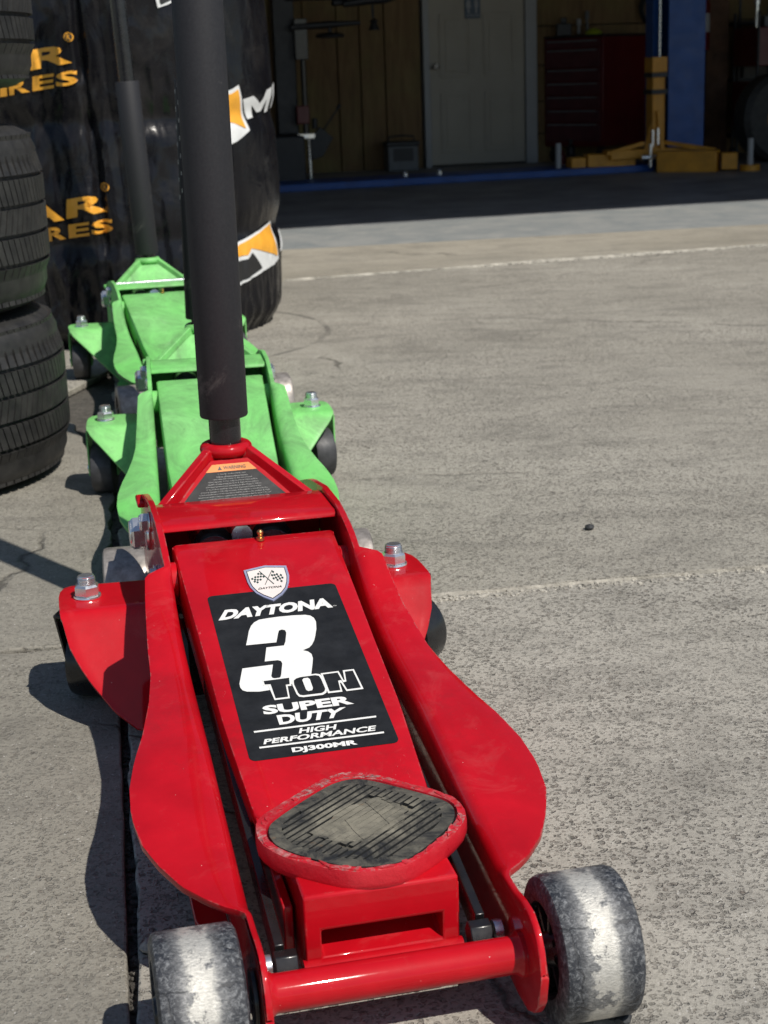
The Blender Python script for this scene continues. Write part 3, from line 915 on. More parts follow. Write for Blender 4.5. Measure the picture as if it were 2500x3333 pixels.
    # resample the pad outline at the rim's angles so the inner wall follows it
    def resample(poly, angs):
        pa_ = np.array([math.atan2(y - cy, x - cx) for x, y in poly]); pr_ = np.array([math.hypot(x - cx, y - cy) for x, y in poly])
        o_ = np.argsort(pa_); pa_, pr_ = pa_[o_], pr_[o_]
        pa_ = np.concatenate([pa_ - 2 * PI, pa_, pa_ + 2 * PI]); pr_ = np.tile(pr_, 3)
        return [(cx + float(np.interp(t, pa_, pr_)) * math.cos(t), cy + float(np.interp(t, pa_, pr_)) * math.sin(t)) for t in angs]
    angs = [math.atan2(y - cy, x - cx) for x, y in rim]
    pin = resample(pad, angs)
    rings = [ring(rim, .60, .086), ring(rim, .80, .0905), ring(rim, .955, .0955), ring(rim, .995, .0990), ring(rim, 1.0, .1025), ring(rim, 1.0, .1095, .0005), ring(rim, .99, .1130, .0008),
             [(x, y, .1137 + .0011 * noise.noise(Vector((x * 130, y * 130, 2)))) for x, y in [(cx + (q[0] - cx) * 1.03, cy + (q[1] - cy) * 1.03) for q in pin]],
             [(x, y, .109) for x, y in [(cx + (q[0] - cx) * 1.012, cy + (q[1] - cy) * 1.012) for q in pin]]]
    vs = [p for r_ in rings for p in r_]
    fs = [(k * n + i, k * n + (i + 1) % n, (k + 1) * n + (i + 1) % n, (k + 1) * n + i) for k in range(len(rings) - 1) for i in range(n)]
    fs.append(tuple(range(n - 1, -1, -1))); fs.append(tuple((len(rings) - 1) * n + i for i in range(n)))
    mb.add(vs, fs)
    saddle = mb.build("saddle", saddle_mat, J, smooth=50, fix=False)
    if red:
        # torn flakes of the cup lip
        random.seed(5)
        for k in range(44):
            i = random.randrange(n)
            if random.random() < .45: i = random.choice([int(n * .10), int(n * .18), int(n * .22), int(n * .63), int(n * .78), int(n * .80), int(n * .90)]) + random.randint(-2, 2)
            i %= n
            x, y = rim[i]; q = pin[i]
            bx, by = x * .5 + q[0] * .5, y * .5 + q[1] * .5
            t = math.atan2(rim[(i + 1) % n][1] - rim[i - 1][1], rim[(i + 1) % n][0] - rim[i - 1][0])
            L = random.uniform(.002, .009); wd = random.uniform(.0007, .0026)
            mx = Matrix.Translation((bx, by, .1135)) @ Matrix.Rotation(t + random.uniform(-.4, .4), 4, 'Z') @ Matrix.Rotation(random.uniform(-.25, .25), 4, 'X')
            fl_ = MB()
            pts = [(-L, -wd * random.uniform(.3, 1)), (-L * .3, -wd), (L * .5, -wd * random.uniform(.4, 1.2)), (L, wd * random.uniform(-.3, .5)), (L * .3, wd), (-L * .6, wd * random.uniform(.4, 1.2))]
            fl_.prism(pts, lambda p: mx @ Vector((p[0], p[1], -.001)), lambda p: mx @ Vector((p[0], p[1], .0007)))
            fl_.build("paint_flake", saddle_mat, saddle, smooth=0)
    # rubber pad with ribs
    mb = MB()
    mb.prism(pad, lambda p: (p[0], p[1], .104), lambda p: (p[0], p[1], .1108))
    inner = [(cx + (x - cx) * .86, cy + (y - cy) * .86) for x, y in pad]
    # raised lip
    np_ = len(pad)
    for i in range(np_):
        j = (i + 1) % np_
        a0, a1, b0, b1 = pad[i], pad[j], inner[i], inner[j]
        mb.add([(*a0, .1108), (*a1, .1108), (*a1, .1133), (*a0, .1133), (*b0, .1108), (*b1, .1108), (*b1, .1135), (*b0, .1135)], [(0, 1, 2, 3), (3, 2, 6, 7), (7, 6, 5, 4)])
    d = Vector((.77, .64)).normalized(); nr = Vector((-d.y, d.x))
    def clip(c_):
        ts = []
        for i in range(np_):
            p, q = Vector(inner[i]), Vector(inner[(i + 1) % np_])
            a_, b_ = (p - Vector((cx, cy))).dot(nr) - c_, (q - Vector((cx, cy))).dot(nr) - c_
            if a_ * b_ < 0:
                h = p.lerp(q, a_ / (a_ - b_)); ts.append((h - Vector((cx, cy))).dot(d))
        return (min(ts), max(ts)) if len(ts) >= 2 else None
    def bar(c_, t0, t1, hw=.0021, z=.1136):
        o_ = Vector((cx, cy))
        P = [o_ + nr * (c_ - hw) + d * t0, o_ + nr * (c_ - hw) + d * t1, o_ + nr * (c_ + hw) + d * t1, o_ + nr * (c_ + hw) + d * t0]
        mb.prism([tuple(p) for p in P], lambda p: (p[0], p[1], .1107), lambda p: (p[0], p[1], z))
    for k in range(-9, 10):
        c_ = k * .0060
        iv = clip(c_)
        if not iv: continue
        if abs(k) >= 4:
            bar(c_, iv[0] - .001, iv[1] + .001, .0020, .1136 - .0005 * random.random())
        else:
            bar(c_, iv[0] - .001, iv[0] + random.uniform(.012, .02)); bar(c_, iv[1] - random.uniform(.012, .02), iv[1] + .001)
            bar(c_, iv[0] + .02, iv[1] - .02, .0020, .1131)
    worn = []
    for k in range(40):
        an = 2 * PI * k / 40
        rr_ = 1 + .28 * noise.fractal(Vector((math.cos(an) * 1.6, math.sin(an) * 1.6, 3)), 1, 2, 3)
        o2 = Vector((cx, cy)) + d * (.040 * rr_ * math.cos(an)) + nr * (.0235 * rr_ * math.sin(an))
        worn.append((o2.x, o2.y))
    mb.prism(worn, lambda p: (p[0], p[1], .1107), lambda p: (p[0], p[1], .1129 + .0004 * noise.noise(Vector((p[0] * 200, p[1] * 200, 0)))))
    for pts in (SCRA, SCRB):
        mb.tube([(x, y, .1130) for x, y in pts], .0005, 6)
    mb.build("rubber_pad", M_pad, J, smooth=0, bevel=0.0004, limit=60, fix=False)
    # link rods
    for s in (-1, 1):
        mb = MB()
        p0, p1 = Vector((s * .077, .58, .150)), Vector((s * .0735, .045, .051))
        mx, L = frame_to(p0, p1)
        mb.box((-.0035, -.011, 0), (.0035, .011, L), mx)
        mb.cyl((s * .0625, .036, .0505), (s * .079, .036, .0505), .0102, n=6)
        mb.build("link_rod", M_black, J, bevel=0.001)
        mb = MB(); mb.cyl((s * .081, .036, .0505), (s * .087, .036, .0505), .0085, n=20)
        mb.build("rod_nut", M_zinc, J)
    # inside: pump body
    mb = MB()
    mb.box((-.075, .60, .03), (.075, .84, .09))
    mb.cyl((-.036, .80, .172), (-.036, .655, .176), .0205, n=28); mb.cyl((.026, .80, .172), (.026, .655, .176), .0225, n=28)
    mb.build("pump_body", M_black, J)
    mb = MB()
    mb.lathe([(.0, 0), (.0215, 0), (.0215, .004), (0, .004)], (-.036, .6535, .1645), (-.036, .55, .1645), 28)
    mb.lathe([(.0, 0), (.024, 0), (.024, .004), (0, .004)], (.026, .6535, .1630), (.026, .55, .1630), 28)
    mb.cyl((-.006, .75, .17), (-.006, .645, .186), .011, n=20)
    mb.build("pump_collar", M_zinc, J)
    mb = MB(); mb.box((-.0905, .722, .06), (.0905, .727, .2015)); mb.build('yoke_wall', paint, J)
    # rear cross plate between the ears
    mb = MB()
    yz = [(.6195, .2030), (.6205, .2057), (.624, .2068), (.69, .2066), (.708, .2060), (.712, .201)]
    mb.add([(-.0908, y, z) for y, z in yz] + [(.0908, y, z) for y, z in yz], [(i, i + 1, len(yz) + i + 1, len(yz) + i) for i in range(len(yz) - 1)])
    mb.build("cover_plate", paint, J, smooth=40, solid=-0.004, bevel=0.001, limit=60, fix=False)
    if red:
        v_, f_ = text_geo("DAYTONA", 0.02)
        mb2 = MB(); mb2.add([(-.062 + .124 * p[0] + .008 * p[1], .632 + .050 * p[1], .2072 + .0006 * p[1]) for p in v_], f_)
        mb2.build("embossed_lettering", M_red, J, smooth=0, fix=False, solid=.0009)
    # handle yoke: triangular plate, rails, ring
    mb = MB()
    top = Vector((0, .785, .240)); 
    for s in (-1, 1):
        a_, b_ = Vector((s * .087, .720, .190)), Vector((s * .0225, .772, .241))
        mx, L = frame_to(a_, b_)
        mb.box((-.0055, -.010, -.006), (.0055, .010, L + .004), mx)
    yo = 0.0 if red else -.004
    mb.add([(-.082, .722 + yo, .190), (.082, .722 + yo, .190), (.020, .765 + yo, .240), (-.020, .765 + yo, .240), (-.082, .727, .186), (.082, .727, .186), (.020, .772, .236), (-.020, .772, .236)], [(0, 1, 2, 3), (7, 6, 5, 4), (3, 2, 6, 7)])
    mb.cyl((0, .79, .215), (0, .79, .246), .0215, n=32)
    mb.torus((0, .79, .2475), (0, 0, 1), .0222, .0076, 40, 14)
    mb.cyl((-.09, .745, .17), (.09, .745, .17), .014, n=24)
    mb.build("handle_yoke", paint, J, smooth=40, bevel=0.0012, limit=50, fix=False)
    for s in (-1, 1):
        mb = MB(); mb.box((min(s * .091, s * .104), .79, .186), (max(s * .091, s * .104), .825, .1935)); mb.build("ear_lip", paint, J, bevel=0.002)
    # handle
    top_z = 1.18
    def hx(z): return lean * (z - .25)
    def hp(z): return (hx(z), .79, z)
    mb = MB(); mb.cyl(hp(.235), hp(top_z), .0178, n=40); mb.build("handle_tube", M_blacktube, J, smooth=40)
    mb = MB()
    mb.lathe([(.0178, 0), (.0262, .0006), (.0270, .0022), (.0270, sleeve_top - .2875), (.0262, sleeve_top - .286), (.0178, sleeve_top - .2855)], hp(.284 if red else .262), hp(3), 64)
    mb.build("foam_sleeve", M_foam, J, smooth=40)
    # rear caster brackets
    bz = .1165
    prof = [(.2000, .1120), (.1945, .0865), (.1855, .0690), (.176, .0550), (.155, .0300), (.134, .0140), (.1000, .0080)]
    if not red:
        prof = [(.1990, .1120), (.1950, .1040), (.1810, .0900), (.163, .0710), (.140, .0470), (.1000, .0060)]
    for s in (-1, 1):
        t = .005
        br = MB()
        def ay(z): return .655 - (.112 - z) * .9
        rows = [(.186, .748, bz), (.194, .742, bz), (.1985, .730, bz), (.2005, .712, bz), (.2010, .690, bz), (.2010, .668, bz), (.2010, .6625, bz - .0006), (.2008, .6582, bz - .0022), (.2006, .6553, bz - .005)]
        rows += [(interp(z, [(q[1], q[0]) for q in prof[::-1]]), ay(z), z) for z in np.linspace(.110, .010, 22)]
        nc = 8
        br.add([(s * (.0985 + (x - .0985) * q / nc), y - (.006 * (1 - q / nc) if y > .745 else 0), z) for x, y, z in rows for q in range(nc + 1)],
               [(r0 * (nc + 1) + q, r0 * (nc + 1) + q + 1, (r0 + 1) * (nc + 1) + q + 1, (r0 + 1) * (nc + 1) + q) if s > 0 else
                (r0 * (nc + 1) + q, (r0 + 1) * (nc + 1) + q, (r0 + 1) * (nc + 1) + q + 1, r0 * (nc + 1) + q + 1) for r0 in range(len(rows) - 1) for q in range(nc)])
        br.build("caster_bracket", paint, J, smooth=50, solid=BR_SOL, bevel=0.001, limit=60, fix=False)
        bolt_mb((s * .17, .703, bz), (0, 0, 1)).build("bracket_bolt", M_zinc, J, smooth=30)
        # caster
        ca = R(35 if s > 0 else 158) if red else R(12 if s > 0 else -8)
        cm = Matrix.Translation((s * .176, .703, 0)) @ Matrix.Rotation(ca, 4, 'Z')
        oy = -.014
        fk = MB()
        fk.cyl((s * .176, .703, .104), (s * .176, .703, bz - t), .024, n=28)
        for q in (-1, 1):
            fk.prism([(-.026, .104), (.026, .104), (.012 + oy, .030), (-.012 + oy, .030)], lambda p: cm @ Vector((q * .0215, p[0], p[1])), lambda p: cm @ Vector((q * .0245, p[0], p[1])))
        fk.box((-.0245, -.026, .101), (.0245, .026, .1045), cm)
        fo = fk.build("caster_fork", M_black if red else paint, J, bevel=0.0008)
        cw = MB()
        p0, p1 = cm @ Vector((-.0185, oy, .041)), cm @ Vector((.0185, oy, .041))
        cw.lathe([(.012, -.003), (.020, 0), (.034, 0), (.0395, .002), (.041, .006), (.041, .031), (.0395, .035), (.034, .037), (.020, .037), (.012, .040)], p0, p1, 44)
        cw.build("caster_wheel", M_black if red else M_grey_caster, fo, smooth=40)
        ax = MB(); ax.cyl(cm @ Vector((-.027, oy, .041)), cm @ Vector((.027, oy, .041)), .006, n=6); ax.build("caster_axle", M_zinc, fo)
    # bolts through the ears
    bolt_mb((-.0965, .745, .170), (-1, 0, 0), 1.35, False).build("pivot_bolt", M_zinc, J, smooth=30)
    bolt_mb((-.0965, .715, .190), (-1, 0, 0), .75, False).build("pivot_bolt", M_zinc, J, smooth=30)
    bolt_mb((.0965, .755, .168), (1, 0, 0), 1.15, False).build("pivot_bolt", M_brass if red else M_zinc, J, smooth=30)
    for s in (-1, 1):
        mb = MB()
        mb.lathe([(0, 0), (.0155, 0), (.0155, .0025), (.013, .0030), (.0155, .0036), (.0155, .006), (.012, .0066), (.012, .010), (0, .0105)], (s * .0965, .62, .155), (s * 1, .62, .155), 28)
        mb.build("pivot_cap", M_zinc, J)
    return J, arm

RJ, red_arm = make_jack("floor_jack", "red low floor jack in front with black model sticker and torn saddle pad", None, RED_POSE, M_red, M_rim, 1.0, M_wheel, 1.05)

# ---- stickers of the red jack
SQ = np.array([(70, 300), (1085, 205), (1590, 1450), (395, 1610)], float)        # sticker corners as read off a rectified close-up
def homog(src, dst):
    A = []
    for (x, y), (u, v) in zip(src, dst):
        A.append([x, y, 1, 0, 0, 0, -u * x, -u * y, -u]); A.append([0, 0, 0, x, y, 1, -v * x, -v * y, -v])
    return np.linalg.svd(np.array(A))[2][-1].reshape(3, 3)
HM = homog(SQ, [(0, 0), (1, 0), (1, 1), (0, 1)])
def uvp(p):
    q = HM @ np.array([p[0], p[1], 1.0]); return q[0] / q[2], q[1] / q[2]
def on_arm(u, v, h):
    x = -.0625 + .125 * u; y = .495 - .26 * v
    return (x, y - h * .213, arm_z(y) + h * .977)
def arm_pt(h):
    return lambda p: on_arm(*uvp(p), h)
def poly_up(mb, pts, fn):
    mb.add([fn(p) for p in pts], [tuple(range(len(pts)))])

r_ = .045
cor = []
for cx_, cy_, a0 in ((r_, r_ * .5, 180), (1 - r_, r_ * .5, 270), (1 - r_, 1 - r_ * .5, 0), (r_, 1 - r_ * .5, 90)):
    for k in range(7):
        an = R(a0 + 15 * k)
        cor.append((cx_ + r_ * math.cos(an), cy_ + r_ * .5 * math.sin(an)))
mb = MB(); mb.prism(cor, lambda p: on_arm(p[0], p[1], .00005), lambda p: on_arm(p[0], p[1], .0004))
stk = mb.build("model_sticker", M_stk, RJ, smooth=0)

def put_text(body, quad, h, mat, parent, bold=.02, fn=None, name="lettering"):
    v_, f_ = text_geo(body, bold)
    qm = quad_map(quad); fn = fn or arm_pt(h)
    m_ = MB(); m_.add([fn(qm(p)) for p in v_], f_)
    return m_.build(name, mat, parent, smooth=0, fix=False)

H1, H2, H3 = .0007, .0010, .0013
put_text("DAYTONA", [(160, 492), (1072, 396), (1052, 318), (214, 408)], H1, M_white, stk, .055)
put_text("TM", [(1072, 389), (1097, 386), (1095, 378), (1070, 381)], H1, M_white, stk, .0)
three = [(378, 687), (390, 635), (402, 575), (420, 535), (445, 508), (485, 487), (560, 475), (640, 465), (760, 455), (850, 452), (890, 458), (918, 475), (935, 505), (938, 560), (930, 610), (920, 650), (902, 685), (880, 707), (830, 728), (870, 738), (897, 757), (908, 790), (905, 830), (893, 925),
         (790, 975), (690, 1010), (565, 1040), (480, 1053), (380, 1053), (345, 1043), (326, 1022), (320, 990), (345, 870), (590, 840), (580, 905), (575, 930), (585, 945), (620, 952), (648, 940), (655, 920), (665, 830), (655, 812), (630, 805), (525, 815), (540, 705), (680, 690), (692, 660), (700, 590), (690, 570), (665, 565), (642, 572), (634, 595), (620, 665)]
mb = MB(); poly_up(mb, three, arm_pt(H1)); mb.build("numeral", M_white, stk, smooth=0)
outl = MB()
poly_up(outl, [(505, 962), (735, 935), (735, 1010), (705, 1012), (722, 1108), (600, 1123), (550, 1005), (512, 1008)], arm_pt(H2))
outl2 = [(742, 1000), (742, 965), (762, 945), (800, 932), (930, 915), (965, 920), (985, 950), (1020, 1035), (1012, 1065), (985, 1082), (830, 1100), (795, 1096), (775, 1075)]
poly_up(outl, outl2, lambda p: arm_pt(H2 + .00004)(p))
poly_up(outl, [(968, 913), (1110, 895), (1150, 968), (1158, 965), (1143, 890), (1230, 880), (1306, 1036), (1172, 1053), (1128, 985), (1120, 990), (1140, 1057), (1026, 1070)], lambda p: arm_pt(H2 + .00008)(p))
outl.build("letter_outline", M_white, stk, smooth=0, fix=False)
ink = MB()
poly_up(ink, [(514, 974), (718, 948), (722, 998), (690, 1002), (708, 1098), (608, 1110), (570, 998), (524, 1001)], arm_pt(H3))
poly_up(ink, [(757, 1000), (755, 970), (772, 955), (805, 944), (925, 928), (955, 934), (972, 958), (1004, 1035), (998, 1055), (978, 1068), (832, 1086), (804, 1083), (788, 1066)], arm_pt(H3))
poly_up(ink, [(986, 923), (1102, 908), (1146, 985), (1172, 978), (1160, 901), (1222, 893), (1286, 1026), (1178, 1040), (1132, 966), (1106, 972), (1124, 1046), (1038, 1056)], arm_pt(H3))
ink.build("letter_fill", M_stk, stk, smooth=0, fix=False)
mb = MB(); poly_up(mb, [(822, 968), (834, 955), (866, 951), (882, 962), (906, 1032), (900, 1050), (868, 1056), (852, 1046)], arm_pt(H3 + .0003)); mb.build("letter_outline", M_white, stk, smooth=0)
put_text("SUPER", [(512, 1238), (1232, 1150), (1205, 1082), (496, 1168)], H1, M_white, stk, .045)
put_text("DUTY", [(637, 1318), (1120, 1256), (1165, 1175), (612, 1242)], H1, M_white, stk, .045)
put_text("HIGH", [(790, 1386), (1083, 1352), (1092, 1310), (800, 1343)], H1, M_white, stk, .03)
put_text("PERFORMANCE", [(505, 1474), (1396, 1362), (1404, 1319), (516, 1432)], H1, M_white, stk, .03)
put_text("DJ300MR", [(741, 1547), (1262, 1481), (1248, 1433), (728, 1499)], H1, M_white, stk, .045)
mb = MB()
poly_up(mb, [(428, 1368), (1403, 1243), (1405, 1256), (432, 1381)], arm_pt(H1)); poly_up(mb, [(470, 1494), (1464, 1368), (1467, 1381), (474, 1507)], arm_pt(H1))
mb.build("printed_rule", M_white, stk, smooth=0, fix=False)
# shield badge
sh = [(368, 108), (535, 72), (705, 75), (728, 150), (726, 200), (712, 250), (675, 295), (600, 345), (520, 315), (465, 285), (420, 240), (398, 200)]
mb = MB(); mb.prism(sh, arm_pt(.0004), arm_pt(.0016)); bdg = mb.build("shield_badge", M_holo, RJ, smooth=0)
cs = np.mean(np.array(sh), 0)
shr = lambda k: [tuple(cs + (np.array(p) - cs) * k) for p in sh]
mb = MB(); poly_up(mb, shr(.90), arm_pt(.0018)); mb.build("badge_line", M_ink, bdg, smooth=0)
mb = MB(); poly_up(mb, shr(.865), arm_pt(.0020)); mb.build("badge_face", M_badge, bdg, smooth=0)
mb = MB()
for fx, (ox, oy), (ex, ey), (gx, gy) in ((1, (425, 178), (495, 122), (465, 218)), (-1, (595, 115), (688, 160), (580, 168))):
    A_ = np.array((ox, oy), float)
    if fx == 1: U_, V_ = np.array((70., -56.)), np.array((42., 40.))
    else: U_, V_ = np.array((93., 45.)), np.array((-15., 53.)); 
    nu, nv = 6, 4
    if fx == 1: U_, V_ = np.array((72., -52.)), np.array((40., 42.))
    for i in range(nu):
        for j in range(nv):
            if (i + j) % 2 == 0:
                w = 5 * math.sin(i)
                q = [A_ + U_ * (i + a) / nu + V_ * (j + b) / nv + np.array((0, w)) for a, b in ((0, 0), (1, 0), (1, 1), (0, 1))]
                poly_up(mb, [tuple(x) for x in q], arm_pt(.0022))
poly_up(mb, [(488, 120), (494, 118), (610, 218), (604, 222)], arm_pt(.0022)); poly_up(mb, [(590, 112), (596, 112), (540, 226), (534, 226)], arm_pt(.0023))
mb.build("chequered_flags", plain("flag_ink", (0.02, 0.05, 0.045), 0.4), bdg, smooth=0, fix=False)
put_text("DAYTONA", [(480, 264), (668, 246), (676, 230), (490, 248)], .0022, M_ink, bdg, .03)
# warning label on the yoke
def yoke_pt(h):
    nv = Vector((0, -.758, .652))
    return lambda p: Vector((p[0], .722 + .043 * p[1], .190 + .050 * p[1])) + nv * h
mb = MB(); mb.prism([(-.070, .02), (.070, .02), (.0205, .90), (-.0205, .90)], yoke_pt(.0001), yoke_pt(.0006)); wl_ = mb.build("warning_label", M_stk, RJ, smooth=0)
mb = MB(); poly_up(mb, [(-.0285, .765), (.0285, .765), (.0205, .905), (-.0205, .905)], yoke_pt(.0010)); mb.build("warning_band", M_orange_print, wl_, smooth=0)
put_text("\u25B2WARNING" if False else "WARNING", [(-.0085, .80), (.0165, .80), (.0165, .865), (-.0085, .865)], 0, M_ink, wl_, .02, yoke_pt(.0013))
mb = MB(); poly_up(mb, [(-.0150, .795), (-.0100, .795), (-.0125, .870)], yoke_pt(.0013)); mb.build("warning_triangle", M_ink, wl_, smooth=0)
warn = ["1. Study, understand, and", "follow all instructions before", "operating this device. 2. Do not exceed", "rated capacity. 3. Use only on a hard, level surface", "capable of supporting the load. 4. Support the vehicle",
        "with appropriate means immediately after lifting. 5. Failure", "to heed these markings may result in personal injury and/or", "property damage. 6. Lift only on areas of the vehicle as specified by the",
        "vehicle manufacturer. 7. No alterations shall be made to this product. 8. Only", "attachments and/or adapters supplied by the manufacturer shall be used. 9. Do not", "move or dolly the vehicle while on the jack. 10. Do not adjust safety valve.",
        "approved safety goggles and heavy-duty work gloves during use. 12. Keep clear of load while", "lifting and lowering. 13. Lower load slowly. 14. Do not use for aircraft purposes. 15. Apply parking brake", "and check tires before lifting vehicle. 16. Inspect before every use; do not use if parts loose or damaged."]
mb = MB()
for i, t in enumerate(warn):
    v0 = .70 - i * .0455
    hw = min(.0705 - .0555 * v0 - .004, .0009 * len(t) * .5 + .004)
    v_, f_ = text_geo(t, .0, 1)
    fn = yoke_pt(.0011)
    mb.add([fn((-hw + 2 * hw * p[0], v0 + .030 * p[1])) for p in v_], f_)
mb.build("warning_text", plain("grey_print", (0.34, 0.34, 0.33), 0.6, var=0.1), wl_, smooth=0, fix=False)
mb = MB(); poly_up(mb, [(-.058, .035), (.010, .035), (.010, .062), (-.057, .062)], yoke_pt(.0012)); mb.build("label_strip", M_white, wl_, smooth=0)

GJ, _ = make_jack("floor_jack", "dirty green floor jack directly behind the red one", "green floor jacks standing in a row", ((-0.181, 1.832), .145), M_green, M_green, .78, M_steel, .675, lean=.022, red=False)
# white print down the green jack's foam sleeve
v_, f_ = text_geo("3 TON HIGH LIFT", .02)
G3 = copy_tree(GJ)
G3.location = (-0.332, 2.90, 0); G3.rotation_euler = (0, 0, .254)
G3['label'] = "dirty green floor jack farthest back, against the black wrapped bundle"
for ch in G3.children:
    if ch.name.split('.')[0] in ('handle_tube', 'foam_sleeve'):
        ch.matrix_local = Matrix.Translation((0, .79, .25)) @ Matrix.Rotation(-.062, 4, 'Y') @ Matrix.Translation((0, -.79, -.25))
mb = MB(); mb.cyl((-.089, .652, .2135), (.089, .652, .2135), .0035, n=12); mb.build("steel_rod", M_zinc, G3)
mb = MB()
for i in range(7):
    z0 = .46 + i * .028
    an0 = R(188); an1 = R(214)
    P = []
    for t, z in ((0, z0), (1, z0 + .012), (1, z0 + .019), (0, z0 + .007)):
        an = an0 + (an1 - an0) * t
        P.append((.022 * (z - .25) + .0273 * math.cos(an), .79 + .0273 * math.sin(an), z))
    mb.add(P, [(0, 1, 2, 3)])
mb.build("sleeve_print", M_white, GJ, smooth=0, fix=False)

# ------------------------------------------------------------------ tyres
def make_tyre(label, c, z0, Ro, width, ribs, nblk, slant, group):
    T = thing("tyre", label, "tyre", (c[0], c[1], z0), random.uniform(0, 6), group)
    Rb = Ro - .009
    hw = width / 2
    tw = width * .38
    prof = [(Ro * .60, hw * .62), (Ro * .61, hw * .80), (Ro * .66, hw * .95), (Ro * .76, hw * 1.0), (Ro * .86, hw * .97), (Ro * .93, hw * .90), (Rb - .006, tw + .010), (Rb, tw - .004), (Rb + .001, tw * .5), (Rb + .002, 0)]
    prof = prof + [(r, -z) for r, z in prof[::-1][1:]]
    prof.append((Ro * .60, -hw * .62)); prof += [(Ro * .585, 0), (Ro * .60, hw * .62)]
    mb = MB(); mb.lathe([(r, z + hw) for r, z in prof], (0, 0, 0), (0, 0, 1), 96)
    mb.build("carcass", M_tyre, T, smooth=50)
    edges = np.linspace(-tw, tw, ribs + 1)
    for k in range(ribs):
        a, b = edges[k] + .0035, edges[k + 1] - .0035
        outer = k in (0, ribs - 1)
        nb = nblk if not outer else int(nblk * .8)
        mb = MB()
        sl = (slant * (1 if k % 2 == 0 else -1)) if not outer else slant * .25
        for i in range(nb):
            t0 = 2 * PI * i / nb; dt = 2 * PI / nb * .84
            vs = []
            for zz_, ext in ((a, 0), (b, 0)):
                cr_ = Ro - .012 * max(0, abs(zz_) / tw - .55) ** 2 * 8
                sh_ = sl * (zz_ - a) / (b - a) if b != a else 0
                for rr in (Rb - .002, cr_):
                    for t in (t0 + sh_, t0 + dt + sh_):
                        vs.append((rr * math.cos(t), rr * math.sin(t), zz_ + hw))
            mb.add(vs, [(2, 3, 7, 6), (0, 2, 6, 4), (1, 5, 7, 3), (0, 1, 3, 2), (4, 6, 7, 5)])
        if outer:
            s_ = -1 if k == 0 else 1
            for i in range(nb):
                t0 = 2 * PI * i / nb; dt = 2 * PI / nb * .80
                zs = [edges[0] if s_ < 0 else edges[-1], s_ * (hw * .88)]
                rr = [Ro - .020, Ro * .945]
                vs = []
                for z_, r0 in zip((zs[0], zs[1]), rr):
                    for q in (-.004, .003):
                        for t in (t0, t0 + dt):
                            vs.append(((r0 + q) * math.cos(t), (r0 + q) * math.sin(t), z_ + hw))
                mb.add(vs, [(2, 3, 7, 6), (0, 2, 6, 4), (1, 5, 7, 3), (0, 1, 3, 2), (4, 6, 7, 5)])
        mb.build("tread_rib", M_tyre, T, smooth=0)
    return T
random.seed(3)
make_tyre("wide black tyre at the bottom of the stack beside the green jacks", (-0.884, 2.66), 0.0, .337, .285, 5, 140, .030, "tyres stacked on their sides")
make_tyre("black tyre in the middle of the stack, resting on the wide one", (-0.873, 2.66), .286, .318, .305, 5, 130, .034, "tyres stacked on their sides")
make_tyre("narrower black tyre at the top of the stack, half out of the picture", (-0.858, 2.66), .645, .310, .27, 5, 120, .034, "tyres stacked on their sides")

# ------------------------------------------------------------------ wrapped tyre bundle
bc = Vector((-0.685, 4.31, 0)); BR = .418
def film_r(th, z):
    r = BR + .012 * math.sin(min(1, z / .9) * PI) 
    r -= .030 * math.exp(-(z / .035) ** 2) + .012 * math.exp(-((z - .27) / .035) ** 2) + .010 * math.exp(-((z - .56) / .03) ** 2)
    p = Vector((math.cos(th) * 2.2, math.sin(th) * 2.2, z * 2.6))
    kq = 1 - .75 * min(1, max(0, (th - .70) / .2)) * min(1, max(0, (1.9 - th) / .3))
    r += .020 * kq * noise.fractal(p, 1.0, 2.0, 4)
    q = Vector((math.cos(th) * 6, math.sin(th) * 6, z * 3.2 + 7))
    r += kq * (.012 * (abs(noise.noise(q)) ** .6) * -1 + .006)
    low = max(0, 1 - z / .25)
    r += .016 * low * kq * (noise.ridged_multi_fractal(Vector((math.cos(th) * 9, math.sin(th) * 9, z * 8)), 1.0, 2.0, 3, 1.0, 2.0) * .35 - .3)
    cw = noise.noise(Vector((math.cos(th) * 5 + 3, math.sin(th) * 5, z * 5)))
    cr1 = abs(noise.noise(Vector((math.cos(th) * 11, math.sin(th) * 11, z * 7 + 2 * cw))))
    cr2 = abs(noise.noise(Vector((math.cos(th) * 24 + 9, math.sin(th) * 24, z * 20))))
    r += kq * ((.35 - cr1) * .010 * (.5 + cw) + (.3 - cr2) * .0025)
    r += low * ((.3 - cr1) * .030 + (.3 - cr2) * .010) * (.4 + .6 * kq)
    # folds where the film is gathered near the middle
    for t0, w, dpt in ((.02, .030, .018), (.16, .03, .008), (-.75, .04, .014), (.9, .02, .005)):
        r -= dpt * math.exp(-((th - t0 - .03 * math.sin(z * 6)) / w) ** 2) * (.35 + .65 * min(1, z / .3))
    return r
def film_pt(s, z, off=0.0):
    th = s / .415                       # s: arc length right of the near line
    r = film_r(th, z) + off
    return Vector((bc.x + r * math.sin(th), bc.y - r * math.cos(th), z))
W = thing("tyre_bundle", "tall bundle of tyres wrapped in shiny black printed film by the garage", "wrapped tyres", (0, 0, 0))
mb = MB()
nt_, nz_ = 520, 230
vs = []
for j in range(nz_ + 1):
    z = 1.35 * j / nz_
    for i in range(nt_):
        th = -PI + 2 * PI * i / nt_
        vs.append(film_pt(th * .415, z))
fs = [(j * nt_ + i, j * nt_ + (i + 1) % nt_, (j + 1) * nt_ + (i + 1) % nt_, (j + 1) * nt_ + i) for j in range(nz_) for i in range(nt_)]
fs.append(tuple(nz_ * nt_ + i for i in range(nt_)))
mb.add(vs, fs)
